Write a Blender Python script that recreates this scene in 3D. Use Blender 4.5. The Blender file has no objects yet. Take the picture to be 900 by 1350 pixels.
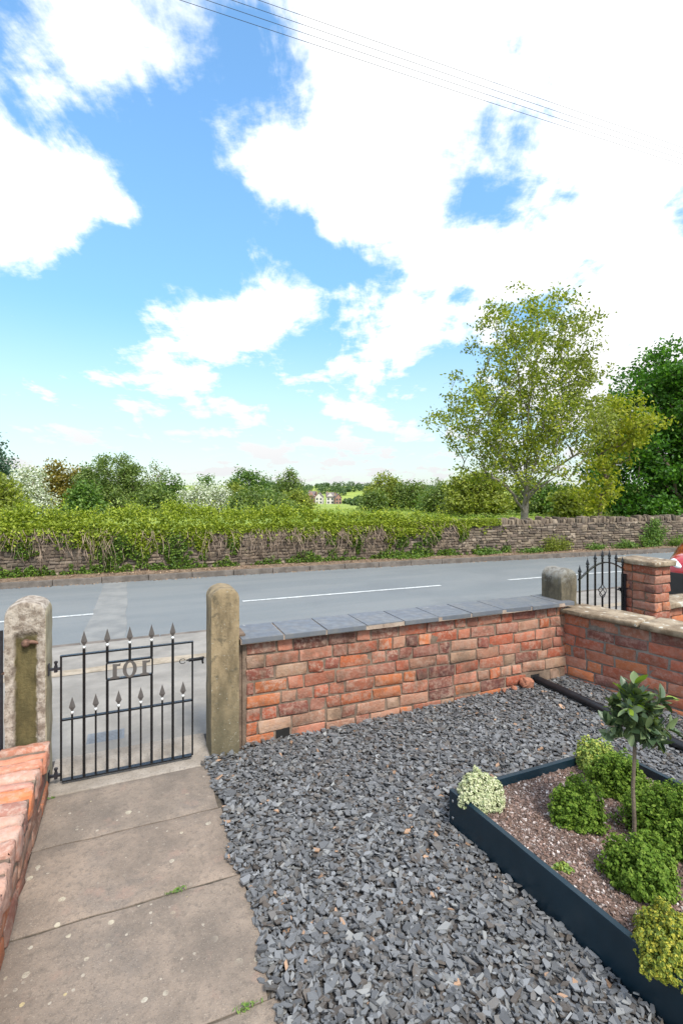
import bpy, bmesh, math, random
import numpy as np
from mathutils import Vector, noise as mnoise

R = math.radians
PI = math.pi
rnd = random.Random(7)
rng = np.random.default_rng(11)
scene = bpy.context.scene
COL = scene.collection
F = 660.0            # focal length in photo pixels (900 px wide picture)
HOR = 648.0
EYE = 1.6

# ------------------------------------------------------------------ camera
cam_d = bpy.data.cameras.new('camera')
cam = bpy.data.objects.new('camera', cam_d)
COL.objects.link(cam)
cam.location = (0, 0, EYE)
cam.rotation_euler = (R(90), 0, 0)
cam_d.sensor_fit = 'HORIZONTAL'
cam_d.sensor_width = 36
cam_d.lens = F / 900 * 36
cam_d.shift_y = -27.0 / 900
cam_d.clip_start = 0.05
cam_d.clip_end = 6000
scene.camera = cam

# ------------------------------------------------------------------ world
SUN_ELEV, SUN_AZ = 52.0, 150.0     # azimuth clockwise from +Y: the sun is high behind the camera, to the right
world = bpy.data.worlds.new('World')
scene.world = world
world.use_nodes = True


class NT:
    """tiny helper to chain nodes"""
    def __init__(s, tree):
        s.t = tree
        s.n = tree.nodes
        s.l = tree.links

    def node(s, typ, **kw):
        nd = s.n.new(typ)
        for k, v in kw.items():
            setattr(nd, k, v)
        return nd

    def put(s, sock, v):
        if isinstance(v, bpy.types.NodeSocket):
            s.l.new(v, sock)
        elif v is not None:
            sock.default_value = v

    def math(s, op, a, b=None, c=None, clamp=False):
        nd = s.node('ShaderNodeMath', operation=op, use_clamp=clamp)
        s.put(nd.inputs[0], a)
        if b is not None:
            s.put(nd.inputs[1], b)
        if c is not None:
            s.put(nd.inputs[2], c)
        return nd.outputs[0]

    def vmath(s, op, a, b=None, out=0):
        nd = s.node('ShaderNodeVectorMath', operation=op)
        s.put(nd.inputs[0], a)
        if b is not None:
            if op == 'SCALE':
                s.put(nd.inputs['Scale'], b)
            else:
                s.put(nd.inputs[1], b)
        return nd.outputs[out]

    def noise(s, vec, scale, detail=4, rough=0.55, dist=0.0, out='Fac'):
        nd = s.node('ShaderNodeTexNoise')
        if vec is not None:
            s.put(nd.inputs['Vector'], vec)
        nd.inputs['Scale'].default_value = scale
        nd.inputs['Detail'].default_value = detail
        nd.inputs['Roughness'].default_value = rough
        nd.inputs['Distortion'].default_value = dist
        return nd.outputs[out]

    def smooth(s, v, a, b, lo=0.0, hi=1.0):
        nd = s.node('ShaderNodeMapRange', interpolation_type='SMOOTHSTEP')
        s.put(nd.inputs['Value'], v)
        nd.inputs['From Min'].default_value = a
        nd.inputs['From Max'].default_value = b
        nd.inputs['To Min'].default_value = lo
        nd.inputs['To Max'].default_value = hi
        return nd.outputs['Result']

    def mix(s, fac, a, b, blend='MIX'):
        nd = s.node('ShaderNodeMix', data_type='RGBA', blend_type=blend)
        s.put(nd.inputs['Factor'], fac)
        for k, v in (('A', a), ('B', b)):
            sock = [i for i in nd.inputs if i.name == k and i.type == 'RGBA'][0]
            if isinstance(v, (tuple, list)):
                v = tuple(v) + ((1.0,) if len(v) == 3 else ())
            s.put(sock, v)
        return [o for o in nd.outputs if o.type == 'RGBA'][0]

    def ramp(s, v, stops, const=False):
        nd = s.node('ShaderNodeValToRGB')
        cr = nd.color_ramp
        cr.interpolation = 'CONSTANT' if const else 'LINEAR'
        while len(cr.elements) < len(stops):
            cr.elements.new(0.5)
        for e, (p, c) in zip(cr.elements, stops):
            e.position = p
            e.color = tuple(c) + ((1.0,) if len(c) == 3 else ())
        s.put(nd.inputs[0], v)
        return nd.outputs[0]


def px_dir(px, py):
    v = Vector(((px - 450) / F, 1.0, -(py - HOR) / F))
    return v.normalized()


w = NT(world.node_tree)
w.n.clear()
sky = w.node('ShaderNodeTexSky', sky_type='NISHITA')
sky.sun_disc = False
sky.sun_elevation = R(SUN_ELEV)
sky.sun_rotation = R(SUN_AZ)
sky.altitude = 50
sky.air_density = 1.0
sky.dust_density = 0.6
sky.ozone_density = 2.2
hs = w.node('ShaderNodeHueSaturation')
hs.inputs['Saturation'].default_value = 1.05
hs.inputs['Value'].default_value = 1.0
w.l.new(sky.outputs[0], hs.inputs['Color'])
skycol = w.mix(1.0, hs.outputs[0], (1.50, 1.84, 1.80), 'MULTIPLY')
tc = w.node('ShaderNodeTexCoord')
D = w.vmath('NORMALIZE', tc.outputs['Generated'])
sep = w.node('ShaderNodeSeparateXYZ')
w.l.new(D, sep.inputs[0])
zc = w.math('MAXIMUM', sep.outputs['Z'], 0.0)
zz = w.math('ADD', zc, 0.22)
cmb = w.node('ShaderNodeCombineXYZ')
w.put(cmb.inputs[0], w.math('DIVIDE', sep.outputs['X'], zz))
w.put(cmb.inputs[1], w.math('DIVIDE', sep.outputs['Y'], zz))
PL = cmb.outputs[0]                # the cloud layer seen as a high flat sheet
warp = w.noise(PL, 1.3, 3, 0.5, out='Color')
warp = w.vmath('SCALE', w.vmath('SUBTRACT', warp, (0.5, 0.5, 0.5)), 0.22)
Dw = w.vmath('ADD', D, w.vmath('SCALE', warp, 0.35))
# how much cloud stands in each part of the sky, rows of azimuth/elevation cells 60 px apart (0 clear, 9 solid)
SKYMAP = [
    '434343799997989', '462411399996499', '611023799986599', '971007999953499', '994112499934589',
    '940002344986799', '300578637576599', '011575456545789', '434564345346899', '444455565555678']
gx_, gy_ = [], []
for j, row in enumerate(SKYMAP):
    for i, ch in enumerate(row):
        gx_.append(px_dir(30 + 60 * i, 30 + 60 * j))
        gy_.append(int(ch) / 9.0 - .60)
GD = np.array([tuple(v) for v in gx_])
GVv = np.array(gy_)
DD = np.linalg.norm(GD[:, None] - GD[None], axis=2)
GR = .088
Kk = np.exp(-(DD / GR) ** 2)
wts = np.linalg.solve(Kk.T @ Kk + .06 * np.eye(len(GD)), Kk.T @ GVv)
acc = None
for d, bw in zip(GD, wts):
    if abs(bw) < .05:
        continue
    dist = w.vmath('DISTANCE', Dw, tuple(d), out='Value')
    g = w.math('EXPONENT', w.math('MULTIPLY', w.math('MULTIPLY', dist, dist), -1.0 / (GR * GR)))
    acc = w.math('MULTIPLY_ADD', g, float(bw), .60 if acc is None else acc)
fine = w.noise(w.vmath('ADD', PL, w.vmath('SCALE', warp, 1.2)), 3.0, 10, 0.62)
streak_map = w.node('ShaderNodeMapping')
streak_map.inputs['Rotation'].default_value = (0, 0, R(25))
streak_map.inputs['Scale'].default_value = (1.6, 0.45, 1)
w.l.new(PL, streak_map.inputs[0])
streak = w.noise(streak_map.outputs[0], 3.2, 8, 0.6, 0.4)
dens = w.math('ADD', acc, w.math('MULTIPLY', w.math('SUBTRACT', fine, 0.5), 2.1))
dens = w.math('ADD', dens, w.math('MULTIPLY', w.math('SUBTRACT', streak, 0.5), 1.2))
cov = w.smooth(dens, 0.36, 0.78)
# horizon brightens with distance
hz = w.smooth(sep.outputs['Z'], 0.0, 0.34, 1.0, 0.0)
cov = w.math('MAXIMUM', cov, w.math('MULTIPLY', hz, 0.58))
shade = w.smooth(w.noise(PL, 1.4, 6, 0.6), 0.35, 0.75, 1.0, 0.86)
CL = 7.2
cloudc = w.mix(shade, (CL * .80, CL * .85, CL * .93), (CL, CL * 1.01, CL * 1.02))
lowf = w.smooth(sep.outputs['Z'], 0.0, 0.62, 0.50, 1.0)
lc = w.node('ShaderNodeCombineXYZ')
for i_ in range(3):
    w.put(lc.inputs[i_], lowf)
skycol = w.mix(1.0, skycol, lc.outputs[0], 'MULTIPLY')
cl_f = w.smooth(sep.outputs['Z'], 0.0, 0.42, 0.60, 1.0)
cc_ = w.node('ShaderNodeCombineXYZ')
for i_ in range(3):
    w.put(cc_.inputs[i_], cl_f)
cloudc = w.mix(1.0, cloudc, cc_.outputs[0], 'MULTIPLY')
bg_sky = w.mix(cov, skycol, cloudc)
gnd = w.smooth(sep.outputs['Z'], -0.02, 0.0)
bgc = w.mix(gnd, (1.2, 1.25, 1.1), bg_sky)
bg = w.node('ShaderNodeBackground')
bg.inputs['Strength'].default_value = 0.10
w.l.new(bgc, bg.inputs['Color'])
wo = w.node('ShaderNodeOutputWorld')
w.l.new(bg.outputs[0], wo.inputs[0])

sun_d = bpy.data.lights.new('sun', 'SUN')
sun_d.energy = 2.3
sun_d.angle = R(14)
sun_d.color = (1.0, 0.95, 0.86)
sun = bpy.data.objects.new('sun', sun_d)
COL.objects.link(sun)
sv = Vector((math.sin(R(SUN_AZ)) * math.cos(R(SUN_ELEV)), math.cos(R(SUN_AZ)) * math.cos(R(SUN_ELEV)), math.sin(R(SUN_ELEV))))
sun.rotation_euler = sv.to_track_quat('Z', 'Y').to_euler()
sun.location = (0, 0, 20)

scene.view_settings.view_transform = 'Standard'
scene.view_settings.look = 'None'
scene.view_settings.exposure = 1.05
scene.view_settings.gamma = 1
scene.view_settings.use_curve_mapping = False
scene.cycles.max_bounces = 6
scene.cycles.diffuse_bounces = 3
scene.cycles.transparent_max_bounces = 8
scene.cycles.use_denoising = True

# ------------------------------------------------------------------ frames of reference
TH = math.atan2(.3875, .922)          # the road runs 22.8 degrees off the picture plane
RD = Vector((math.cos(TH), math.sin(TH), 0))
ND = Vector((-math.sin(TH), math.cos(TH), 0))
F0 = Vector((-.617, 3.13, 0))


def W(t, n, z=0.0):
    return F0 + RD * t + ND * n + Vector((0, 0, z))


def loc_of(px, Y):
    """ground spot that lies Y metres ahead, seen at column px of the photograph"""
    return ((px - 450) / F * Y, Y)


def tn(x, y):
    d = Vector((x, y, 0)) - F0
    return d.dot(RD), d.dot(ND)


# ------------------------------------------------------------------ object helpers
def link(o):
    COL.objects.link(o)
    return o


def props(o, label=None, cat=None, group=None, kind=None):
    if label:
        o['label'] = label
    if cat:
        o['category'] = cat
    if group:
        o['group'] = group
    if kind:
        o['kind'] = kind
    return o


def thing(name, label, cat, loc=(0, 0, 0), rz=0.0, group=None):
    o = bpy.data.objects.new(name, None)
    o.empty_display_size = .1
    link(o)
    o.location = loc
    o.rotation_euler = (0, 0, rz)
    return props(o, label, cat, group)


def np_mesh(name, V, Q, mat, parent=None, smooth=False, loc=None, rz=0.0):
    """V (n,3), Q list of arrays of faces (each (m,k))"""
    if not isinstance(Q, list):
        Q = [Q]
    me = bpy.data.meshes.new(name)
    V = np.asarray(V, dtype=np.float32)
    me.vertices.add(len(V))
    me.vertices.foreach_set('co', V.ravel())
    nl = sum(q.size for q in Q)
    nf = sum(len(q) for q in Q)
    me.loops.add(nl)
    me.loops.foreach_set('vertex_index', np.concatenate([q.ravel() for q in Q]).astype(np.int32))
    me.polygons.add(nf)
    tot = np.concatenate([np.full(len(q), q.shape[1]) for q in Q]).astype(np.int32)
    st = np.concatenate([[0], np.cumsum(tot)[:-1]]).astype(np.int32)
    me.polygons.foreach_set('loop_start', st)
    me.polygons.foreach_set('loop_total', tot)
    me.polygons.foreach_set('use_smooth', np.full(nf, bool(smooth)))
    me.update(calc_edges=True)
    me.validate()
    me.materials.append(mat)
    o = bpy.data.objects.new(name, me)
    link(o)
    if parent:
        o.parent = parent
    if loc is not None:
        o.location = loc
        o.rotation_euler = (0, 0, rz)
    return o


class MB:
    """collects shapes, then becomes ONE mesh object"""
    def __init__(s):
        s.v, s.f = [], []

    def add(s, vs, fs):
        b = len(s.v)
        s.v += [tuple(v) for v in vs]
        s.f += [tuple(i + b for i in f) for f in fs]
        return s

    def box(s, x0, y0, z0, x1, y1, z1):
        vs = [(x0, y0, z0), (x1, y0, z0), (x1, y1, z0), (x0, y1, z0), (x0, y0, z1), (x1, y0, z1), (x1, y1, z1), (x0, y1, z1)]
        return s.add(vs, [(0, 3, 2, 1), (4, 5, 6, 7), (0, 1, 5, 4), (1, 2, 6, 5), (2, 3, 7, 6), (3, 0, 4, 7)])

    def tube(s, pts, rad, seg=8, caps=True):
        pts = [Vector(p) for p in pts]
        n = len(pts)
        if not hasattr(rad, '__len__'):
            rad = [rad] * n
        rings = []
        up = None
        for i, p in enumerate(pts):
            d = (pts[min(i + 1, n - 1)] - pts[max(i - 1, 0)])
            if d.length < 1e-9:
                d = Vector((0, 0, 1))
            d.normalize()
            if up is None:
                up = d.orthogonal().normalized()
            else:
                up = (up - d * up.dot(d))
                up = up.normalized() if up.length > 1e-6 else d.orthogonal().normalized()
            b = d.cross(up)
            rings.append([p + (up * math.cos(2 * PI * k / seg) + b * math.sin(2 * PI * k / seg)) * rad[i] for k in range(seg)])
        vs = [v for r in rings for v in r]
        fs = []
        for i in range(n - 1):
            for k in range(seg):
                a, c = i * seg + k, i * seg + (k + 1) % seg
                fs.append((a, c, c + seg, a + seg))
        if caps:
            fs.append(tuple(range(seg))[::-1])
            fs.append(tuple((n - 1) * seg + k for k in range(seg)))
        return s.add(vs, fs)

    def lathe(s, prof, seg=12, c=(0, 0, 0), axis='z'):
        vs, fs = [], []
        for (r, z) in prof:
            for k in range(seg):
                a = 2 * PI * k / seg
                p = (r * math.cos(a), r * math.sin(a), z)
                if axis == 'x':
                    p = (p[2], p[0], p[1])
                elif axis == 'y':
                    p = (p[0], p[2], p[1])
                vs.append((p[0] + c[0], p[1] + c[1], p[2] + c[2]))
        for i in range(len(prof) - 1):
            for k in range(seg):
                a, b = i * seg + k, i * seg + (k + 1) % seg
                fs.append((a, b, b + seg, a + seg))
        fs.append(tuple(range(seg))[::-1])
        fs.append(tuple((len(prof) - 1) * seg + k for k in range(seg)))
        return s.add(vs, fs)

    def prism(s, poly, y0, y1):
        """polygon in x,z extruded along y"""
        n = len(poly)
        vs = [(x, y0, z) for x, z in poly] + [(x, y1, z) for x, z in poly]
        fs = [tuple(range(n)), tuple(range(2 * n - 1, n - 1, -1))]
        for i in range(n):
            j = (i + 1) % n
            fs.append((i, i + n, j + n, j))
        return s.add(vs, fs)

    def build(s, name, mat, parent=None, smooth=False, bevel=0.0, loc=None, rz=0.0, autosmooth=False):
        me = bpy.data.meshes.new(name)
        me.from_pydata(s.v, [], s.f)
        bm = bmesh.new()
        bm.from_mesh(me)
        bmesh.ops.recalc_face_normals(bm, faces=bm.faces)
        if bevel > 0:
            es = [e for e in bm.edges if len(e.link_faces) == 2 and e.calc_face_angle(0) > 0.6]
            bmesh.ops.bevel(bm, geom=es, offset=bevel, segments=2, affect='EDGES', profile=.7)
        bm.to_mesh(me)
        bm.free()
        if smooth:
            for p in me.polygons:
                p.use_smooth = True
            if autosmooth:
                me.set_sharp_from_angle(angle=R(40))
        me.materials.append(mat)
        o = bpy.data.objects.new(name, me)
        link(o)
        if parent:
            o.parent = parent
        if loc is not None:
            o.location = loc
            o.rotation_euler = (0, 0, rz)
        return o


def copy_child(o, parent):
    c = o.copy()
    link(c)
    c.parent = parent
    return c


def copy_tree(o, parent=None):
    c = o.copy()
    link(c)
    c.parent = parent
    for ch in [x for x in o.children]:
        copy_tree(ch, c)
    return c


# ------------------------------------------------------------------ materials
def new_mat(name):
    m = bpy.data.materials.new(name)
    m.use_nodes = True
    nt = NT(m.node_tree)
    b = m.node_tree.nodes['Principled BSDF']
    return m, nt, b


def obj_coord(nt):
    return nt.node('ShaderNodeTexCoord').outputs['Object']


def island(nt):
    return nt.node('ShaderNodeNewGeometry').outputs['Random Per Island']


def hash_from(nt, v, k):
    nd = nt.node('ShaderNodeTexWhiteNoise', noise_dimensions='1D')
    nt.put(nd.inputs['W'], nt.math('MULTIPLY_ADD', v, 917.3, k))
    return nd.outputs['Value']


def bump(nt, b, h, strength=.5, dist=.01):
    nd = nt.node('ShaderNodeBump')
    nd.inputs['Strength'].default_value = strength
    nd.inputs['Distance'].default_value = dist
    nt.l.new(h, nd.inputs['Height'])
    nt.l.new(nd.outputs[0], b.inputs['Normal'])


def mat_plain(name, c, rough=.6, metal=0.0, var=.15, scale=8.0, bmp=.2, bdist=.002, spec=.5):
    m, nt, b = new_mat(name)
    co = obj_coord(nt)
    f = nt.noise(co, scale, 5, .6)
    col = nt.mix(nt.smooth(f, .3, .7), tuple(x * (1 - var) for x in c), tuple(min(1, x * (1 + var)) for x in c))
    nt.l.new(col, b.inputs['Base Color'])
    nt.put(b.inputs['Roughness'], nt.smooth(nt.noise(co, scale * 3, 3), .3, .7, max(.02, rough - .08), min(1, rough + .08)))
    b.inputs['Metallic'].default_value = metal
    b.inputs['Specular IOR Level'].default_value = spec
    if bmp:
        bump(nt, b, nt.noise(co, scale * 6, 5, .6), bmp, bdist)
    return m


def mat_brick(name, stops, mott=.35, pale=(.52, .38, .29), pale_amt=.5, dark_amt=.5):
    m, nt, b = new_mat(name)
    co = obj_coord(nt)
    r = island(nt)
    base = nt.ramp(hash_from(nt, r, 1.0), stops, const=True)
    v = nt.math('MULTIPLY_ADD', hash_from(nt, r, 5.0), .5, .75)
    base = nt.mix(1.0, base, nt.node('ShaderNodeCombineColor').outputs[0], 'MIX') if False else base
    cc = nt.node('ShaderNodeCombineXYZ')
    for i in range(3):
        nt.put(cc.inputs[i], v)
    base = nt.mix(1.0, base, cc.outputs[0], 'MULTIPLY')
    off = nt.vmath('ADD', co, nt.vmath('SCALE', cc.outputs[0], 30.0))
    n1 = nt.noise(off, 14, 6, .65)
    n2 = nt.noise(off, 30, 5, .7)
    n3 = nt.noise(co, 5, 5, .6)
    base = nt.mix(nt.smooth(n1, .35, .75, 0, mott), base, (.30, .07, .025))
    base = nt.mix(nt.math('MULTIPLY', nt.smooth(n2, .44, .62), nt.math('MULTIPLY_ADD', hash_from(nt, r, 9.0), pale_amt, .12)), base, pale)
    n4 = nt.noise(off, 9, 7, .75)
    base = nt.mix(nt.math('MULTIPLY', nt.smooth(n4, .50, .60), nt.math('MULTIPLY_ADD', hash_from(nt, r, 12.0), pale_amt, .05)), base, tuple(x * .8 for x in pale))
    base = nt.mix(nt.math('MULTIPLY', nt.smooth(n3, .50, .66), dark_amt), base, (.11, .07, .045))
    base = nt.mix(nt.math('MULTIPLY', nt.smooth(nt.noise(off, 80, 3, .6), .6, .75), .35), base, (.08, .05, .04))
    nt.l.new(base, b.inputs['Base Color'])
    b.inputs['Roughness'].default_value = .88
    h = nt.math('ADD', nt.noise(off, 55, 6, .7), nt.math('MULTIPLY', nt.noise(off, 16, 3, .5), .7))
    bump(nt, b, h, .9, .008)
    return m


BRK = [(0, (.42, .11, .04)), (.12, (.32, .08, .04)), (.26, (.38, .15, .095)), (.38, (.22, .07, .05)), (.48, (.43, .135, .05)),
       (.60, (.33, .17, .11)), (.70, (.27, .11, .075)), (.80, (.11, .042, .035)), (.87, (.36, .23, .15)), (.93, (.34, .12, .07))]
M = {}
M['brick'] = mat_brick('old_brick', BRK, .35, (.42, .28, .21), .62, .55)
M['brick_red'] = mat_brick('red_brick', [(0, (.42, .13, .065)), (.2, (.36, .10, .055)), (.4, (.40, .17, .11)), (.6, (.46, .15, .06)), (.8, (.19, .07, .055)), (.88, (.38, .14, .08))], .3, (.45, .30, .24), .45, .35)
M['brick_top'] = mat_brick('pale_capping_brick', [(0, (.50, .20, .12)), (.2, (.48, .28, .21)), (.4, (.52, .17, .07)), (.55, (.42, .20, .15)), (.75, (.50, .26, .19)), (.9, (.36, .18, .14))], .25, (.58, .44, .36), .6, .25)  # paler pinkish orange bricks of the capping course


def mat_mortar(name, c1, c2):
    m, nt, b = new_mat(name)
    co = obj_coord(nt)
    f = nt.noise(co, 9, 6, .65)
    col = nt.mix(nt.smooth(f, .35, .68), c1, c2)
    col = nt.mix(nt.smooth(nt.noise(co, 45, 3), .58, .72, 0, .6), col, (.10, .075, .055))
    nt.l.new(col, b.inputs['Base Color'])
    b.inputs['Roughness'].default_value = .95
    bump(nt, b, nt.noise(co, 90, 5, .7), .7, .006)
    return m


M['mortar'] = mat_mortar('mortar', (.13, .09, .065), (.25, .18, .13))
M['mortar_pink'] = mat_mortar('pinkish_mortar', (.30, .22, .17), (.42, .33, .26))
M['mortar_grey'] = mat_mortar('grey_mortar', (.16, .14, .12), (.26, .23, .20))


def mat_stone_post(name, kind):
    m, nt, b = new_mat(name)
    co = obj_coord(nt)
    sp = nt.node('ShaderNodeSeparateXYZ')
    nt.l.new(co, sp.inputs[0])
    x, y, z = sp.outputs
    mp = nt.node('ShaderNodeMapping')
    mp.inputs['Scale'].default_value = (1, 1, .35)
    nt.l.new(co, mp.inputs[0])
    n1 = nt.noise(mp.outputs[0], 9, 7, .65)
    n2 = nt.noise(co, 22, 7, .7)
    n3 = nt.noise(co, 60, 4, .7)
    if kind == 'brown':
        col = nt.mix(nt.smooth(n1, .32, .62), (.13, .095, .052), (.30, .225, .13))
        col = nt.mix(nt.smooth(n2, .52, .66, 0, .7), col, (.085, .07, .045))
        low = nt.smooth(nt.math('ADD', z, nt.math('MULTIPLY', n1, .5)), .30, .85, .75, 0)
        col = nt.mix(low, col, (.095, .085, .05))
        col = nt.mix(nt.smooth(n3, .62, .70, 0, .8), col, (.40, .38, .32))
    elif kind == 'pale':
        col = nt.mix(nt.smooth(n2, .36, .62), (.19, .145, .11), (.45, .385, .32))
        col = nt.mix(nt.smooth(n3, .58, .66, 0, .8), col, (.13, .105, .085))
        # the worn hollow in its face keeps its own olive colour
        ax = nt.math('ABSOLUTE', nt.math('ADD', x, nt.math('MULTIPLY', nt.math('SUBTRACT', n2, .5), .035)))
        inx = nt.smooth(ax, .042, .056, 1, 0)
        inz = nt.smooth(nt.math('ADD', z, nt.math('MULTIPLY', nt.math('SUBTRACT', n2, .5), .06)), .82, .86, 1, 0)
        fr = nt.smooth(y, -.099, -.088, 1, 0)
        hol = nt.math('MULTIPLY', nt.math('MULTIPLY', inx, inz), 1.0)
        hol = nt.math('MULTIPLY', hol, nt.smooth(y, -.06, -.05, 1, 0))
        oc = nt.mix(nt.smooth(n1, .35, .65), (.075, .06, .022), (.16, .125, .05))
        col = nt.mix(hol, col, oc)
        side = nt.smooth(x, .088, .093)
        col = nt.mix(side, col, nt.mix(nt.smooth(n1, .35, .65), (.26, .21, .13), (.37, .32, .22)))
    else:
        col = nt.mix(nt.smooth(n1, .35, .60), (.05, .04, .026), (.14, .115, .075))
        col = nt.mix(nt.smooth(n2, .50, .60, 0, .8), col, (.085, .07, .045))
        up = nt.smooth(nt.math('ADD', z, nt.math('MULTIPLY', n2, .25)), .92, 1.08)
        col = nt.mix(nt.math('MULTIPLY', up, nt.smooth(n2, .35, .6, .25, .8)), col, (.30, .29, .265))
        col = nt.mix(nt.smooth(n3, .62, .68, 0, .9), col, (.05, .045, .035))
    nt.l.new(col, b.inputs['Base Color'])
    b.inputs['Roughness'].default_value = .93
    h = nt.math('ADD', nt.noise(co, 70, 6, .7), nt.math('MULTIPLY', n2, 1.2))
    bump(nt, b, h, .8 if kind == 'pale' else .5, .008)
    return m


M['post_brown'] = mat_stone_post('brown_sandstone', 'brown')
M['post_pale'] = mat_stone_post('flaking_pale_sandstone', 'pale')
M['post_dark'] = mat_stone_post('lichened_sandstone', 'dark')


def mat_coping_stone():
    m, nt, b = new_mat('lichened_coping_stone')
    co = nt.node('ShaderNodeNewGeometry').outputs['Position']
    n1, n2, n3 = nt.noise(co, 7, 7, .65), nt.noise(co, 26, 6, .7), nt.noise(co, 14, 3, .5)
    col = nt.mix(nt.smooth(n1, .35, .65), (.17, .12, .075), (.38, .30, .21))
    col = nt.mix(nt.smooth(n2, .56, .66, 0, .8), col, (.11, .085, .06))
    col = nt.mix(nt.smooth(n3, .61, .65, 0, .8), col, (.55, .54, .47))
    nt.l.new(col, b.inputs['Base Color'])
    b.inputs['Roughness'].default_value = .95
    bump(nt, b, nt.math('ADD', n2, nt.noise(co, 90, 5, .7)), .7, .008)
    return m


M['coping'] = mat_coping_stone()


def mat_slate_slab():
    m, nt, b = new_mat('blue_engineering_slab')
    co = nt.node('ShaderNodeNewGeometry').outputs['Position']
    r = island(nt)
    col = nt.mix(hash_from(nt, r, 2.0), (.085, .095, .115), (.135, .145, .165))
    col = nt.mix(nt.smooth(nt.noise(co, 11, 6, .65), .4, .7, 0, .5), col, (.19, .18, .165))
    col = nt.mix(nt.smooth(nt.noise(co, 13, 4, .6), .70, .72, 0, .8), col, (.50, .49, .45))
    nt.l.new(col, b.inputs['Base Color'])
    nt.put(b.inputs['Roughness'], nt.smooth(nt.noise(co, 20, 4), .3, .7, .38, .62))
    bump(nt, b, nt.noise(co, 40, 5, .65), .3, .003)
    return m


M['slab'] = mat_slate_slab()


def mat_road():
    m, nt, b = new_mat('worn_asphalt')
    co = obj_coord(nt)
    g = nt.noise(co, 160, 3, .7)
    mp = nt.node('ShaderNodeMapping')
    mp.inputs['Scale'].default_value = (.22, 1.6, 1)
    nt.l.new(co, mp.inputs[0])
    tr = nt.noise(mp.outputs[0], 1.6, 4, .5)
    big = nt.noise(co, .8, 5, .6)
    col = nt.mix(nt.smooth(g, .3, .7), (.10, .112, .12), (.225, .243, .25))
    col = nt.mix(nt.smooth(nt.noise(co, 30, 4, .7), .52, .7, 0, .35), col, (.10, .105, .11))
    col = nt.mix(nt.smooth(tr, .40, .62, 0, .45), col, (.21, .218, .218))
    col = nt.mix(nt.smooth(big, .5, .7, 0, .35), col, (.125, .137, .148))
    nt.l.new(col, b.inputs['Base Color'])
    b.inputs['Roughness'].default_value = .72
    bump(nt, b, g, .5, .006)
    return m


M['road'] = mat_road()


def mat_ground(name, c1, c2, c3=None, s1=6, s2=120, rough=.92, bmp=.5, thr=.6, bd=.006):
    m, nt, b = new_mat(name)
    co = obj_coord(nt)
    n1, n2 = nt.noise(co, s1, 7, .62), nt.noise(co, s2, 4, .7)
    col = nt.mix(nt.smooth(n1, .33, .67), c1, c2)
    if c3:
        col = nt.mix(nt.smooth(n2, thr - .04, thr + .05, 0, .7), col, c3)
    col = nt.mix(nt.smooth(n2, .3, .7, 0, .22), col, tuple(x * .45 for x in c1))
    nt.l.new(col, b.inputs['Base Color'])
    b.inputs['Roughness'].default_value = rough
    bump(nt, b, nt.math('ADD', n2, n1), bmp, bd)
    return m


M['pave'] = mat_ground('worn_pavement', (.21, .195, .175), (.32, .295, .265), (.40, .37, .33), 2.5, 130)
M['patch'] = mat_ground('trench_repair', (.175, .18, .18), (.25, .25, .24), (.31, .30, .28), 3, 140)
M['kerb'] = mat_ground('kerb_stone', (.11, .092, .078), (.20, .17, .145), (.10, .085, .07), 5, 60)
M['verge'] = mat_ground('leaf_litter_verge', (.13, .09, .06), (.28, .19, .13), (.36, .27, .19), 9, 70, bd=.02)
M['soil'] = mat_ground('dark_garden_soil', (.045, .04, .037), (.08, .07, .065), (.12, .10, .09), 12, 150)
M['concrete'] = mat_ground('threshold_concrete', (.25, .21, .17), (.38, .33, .28), (.16, .14, .12), 6, 90)


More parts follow.
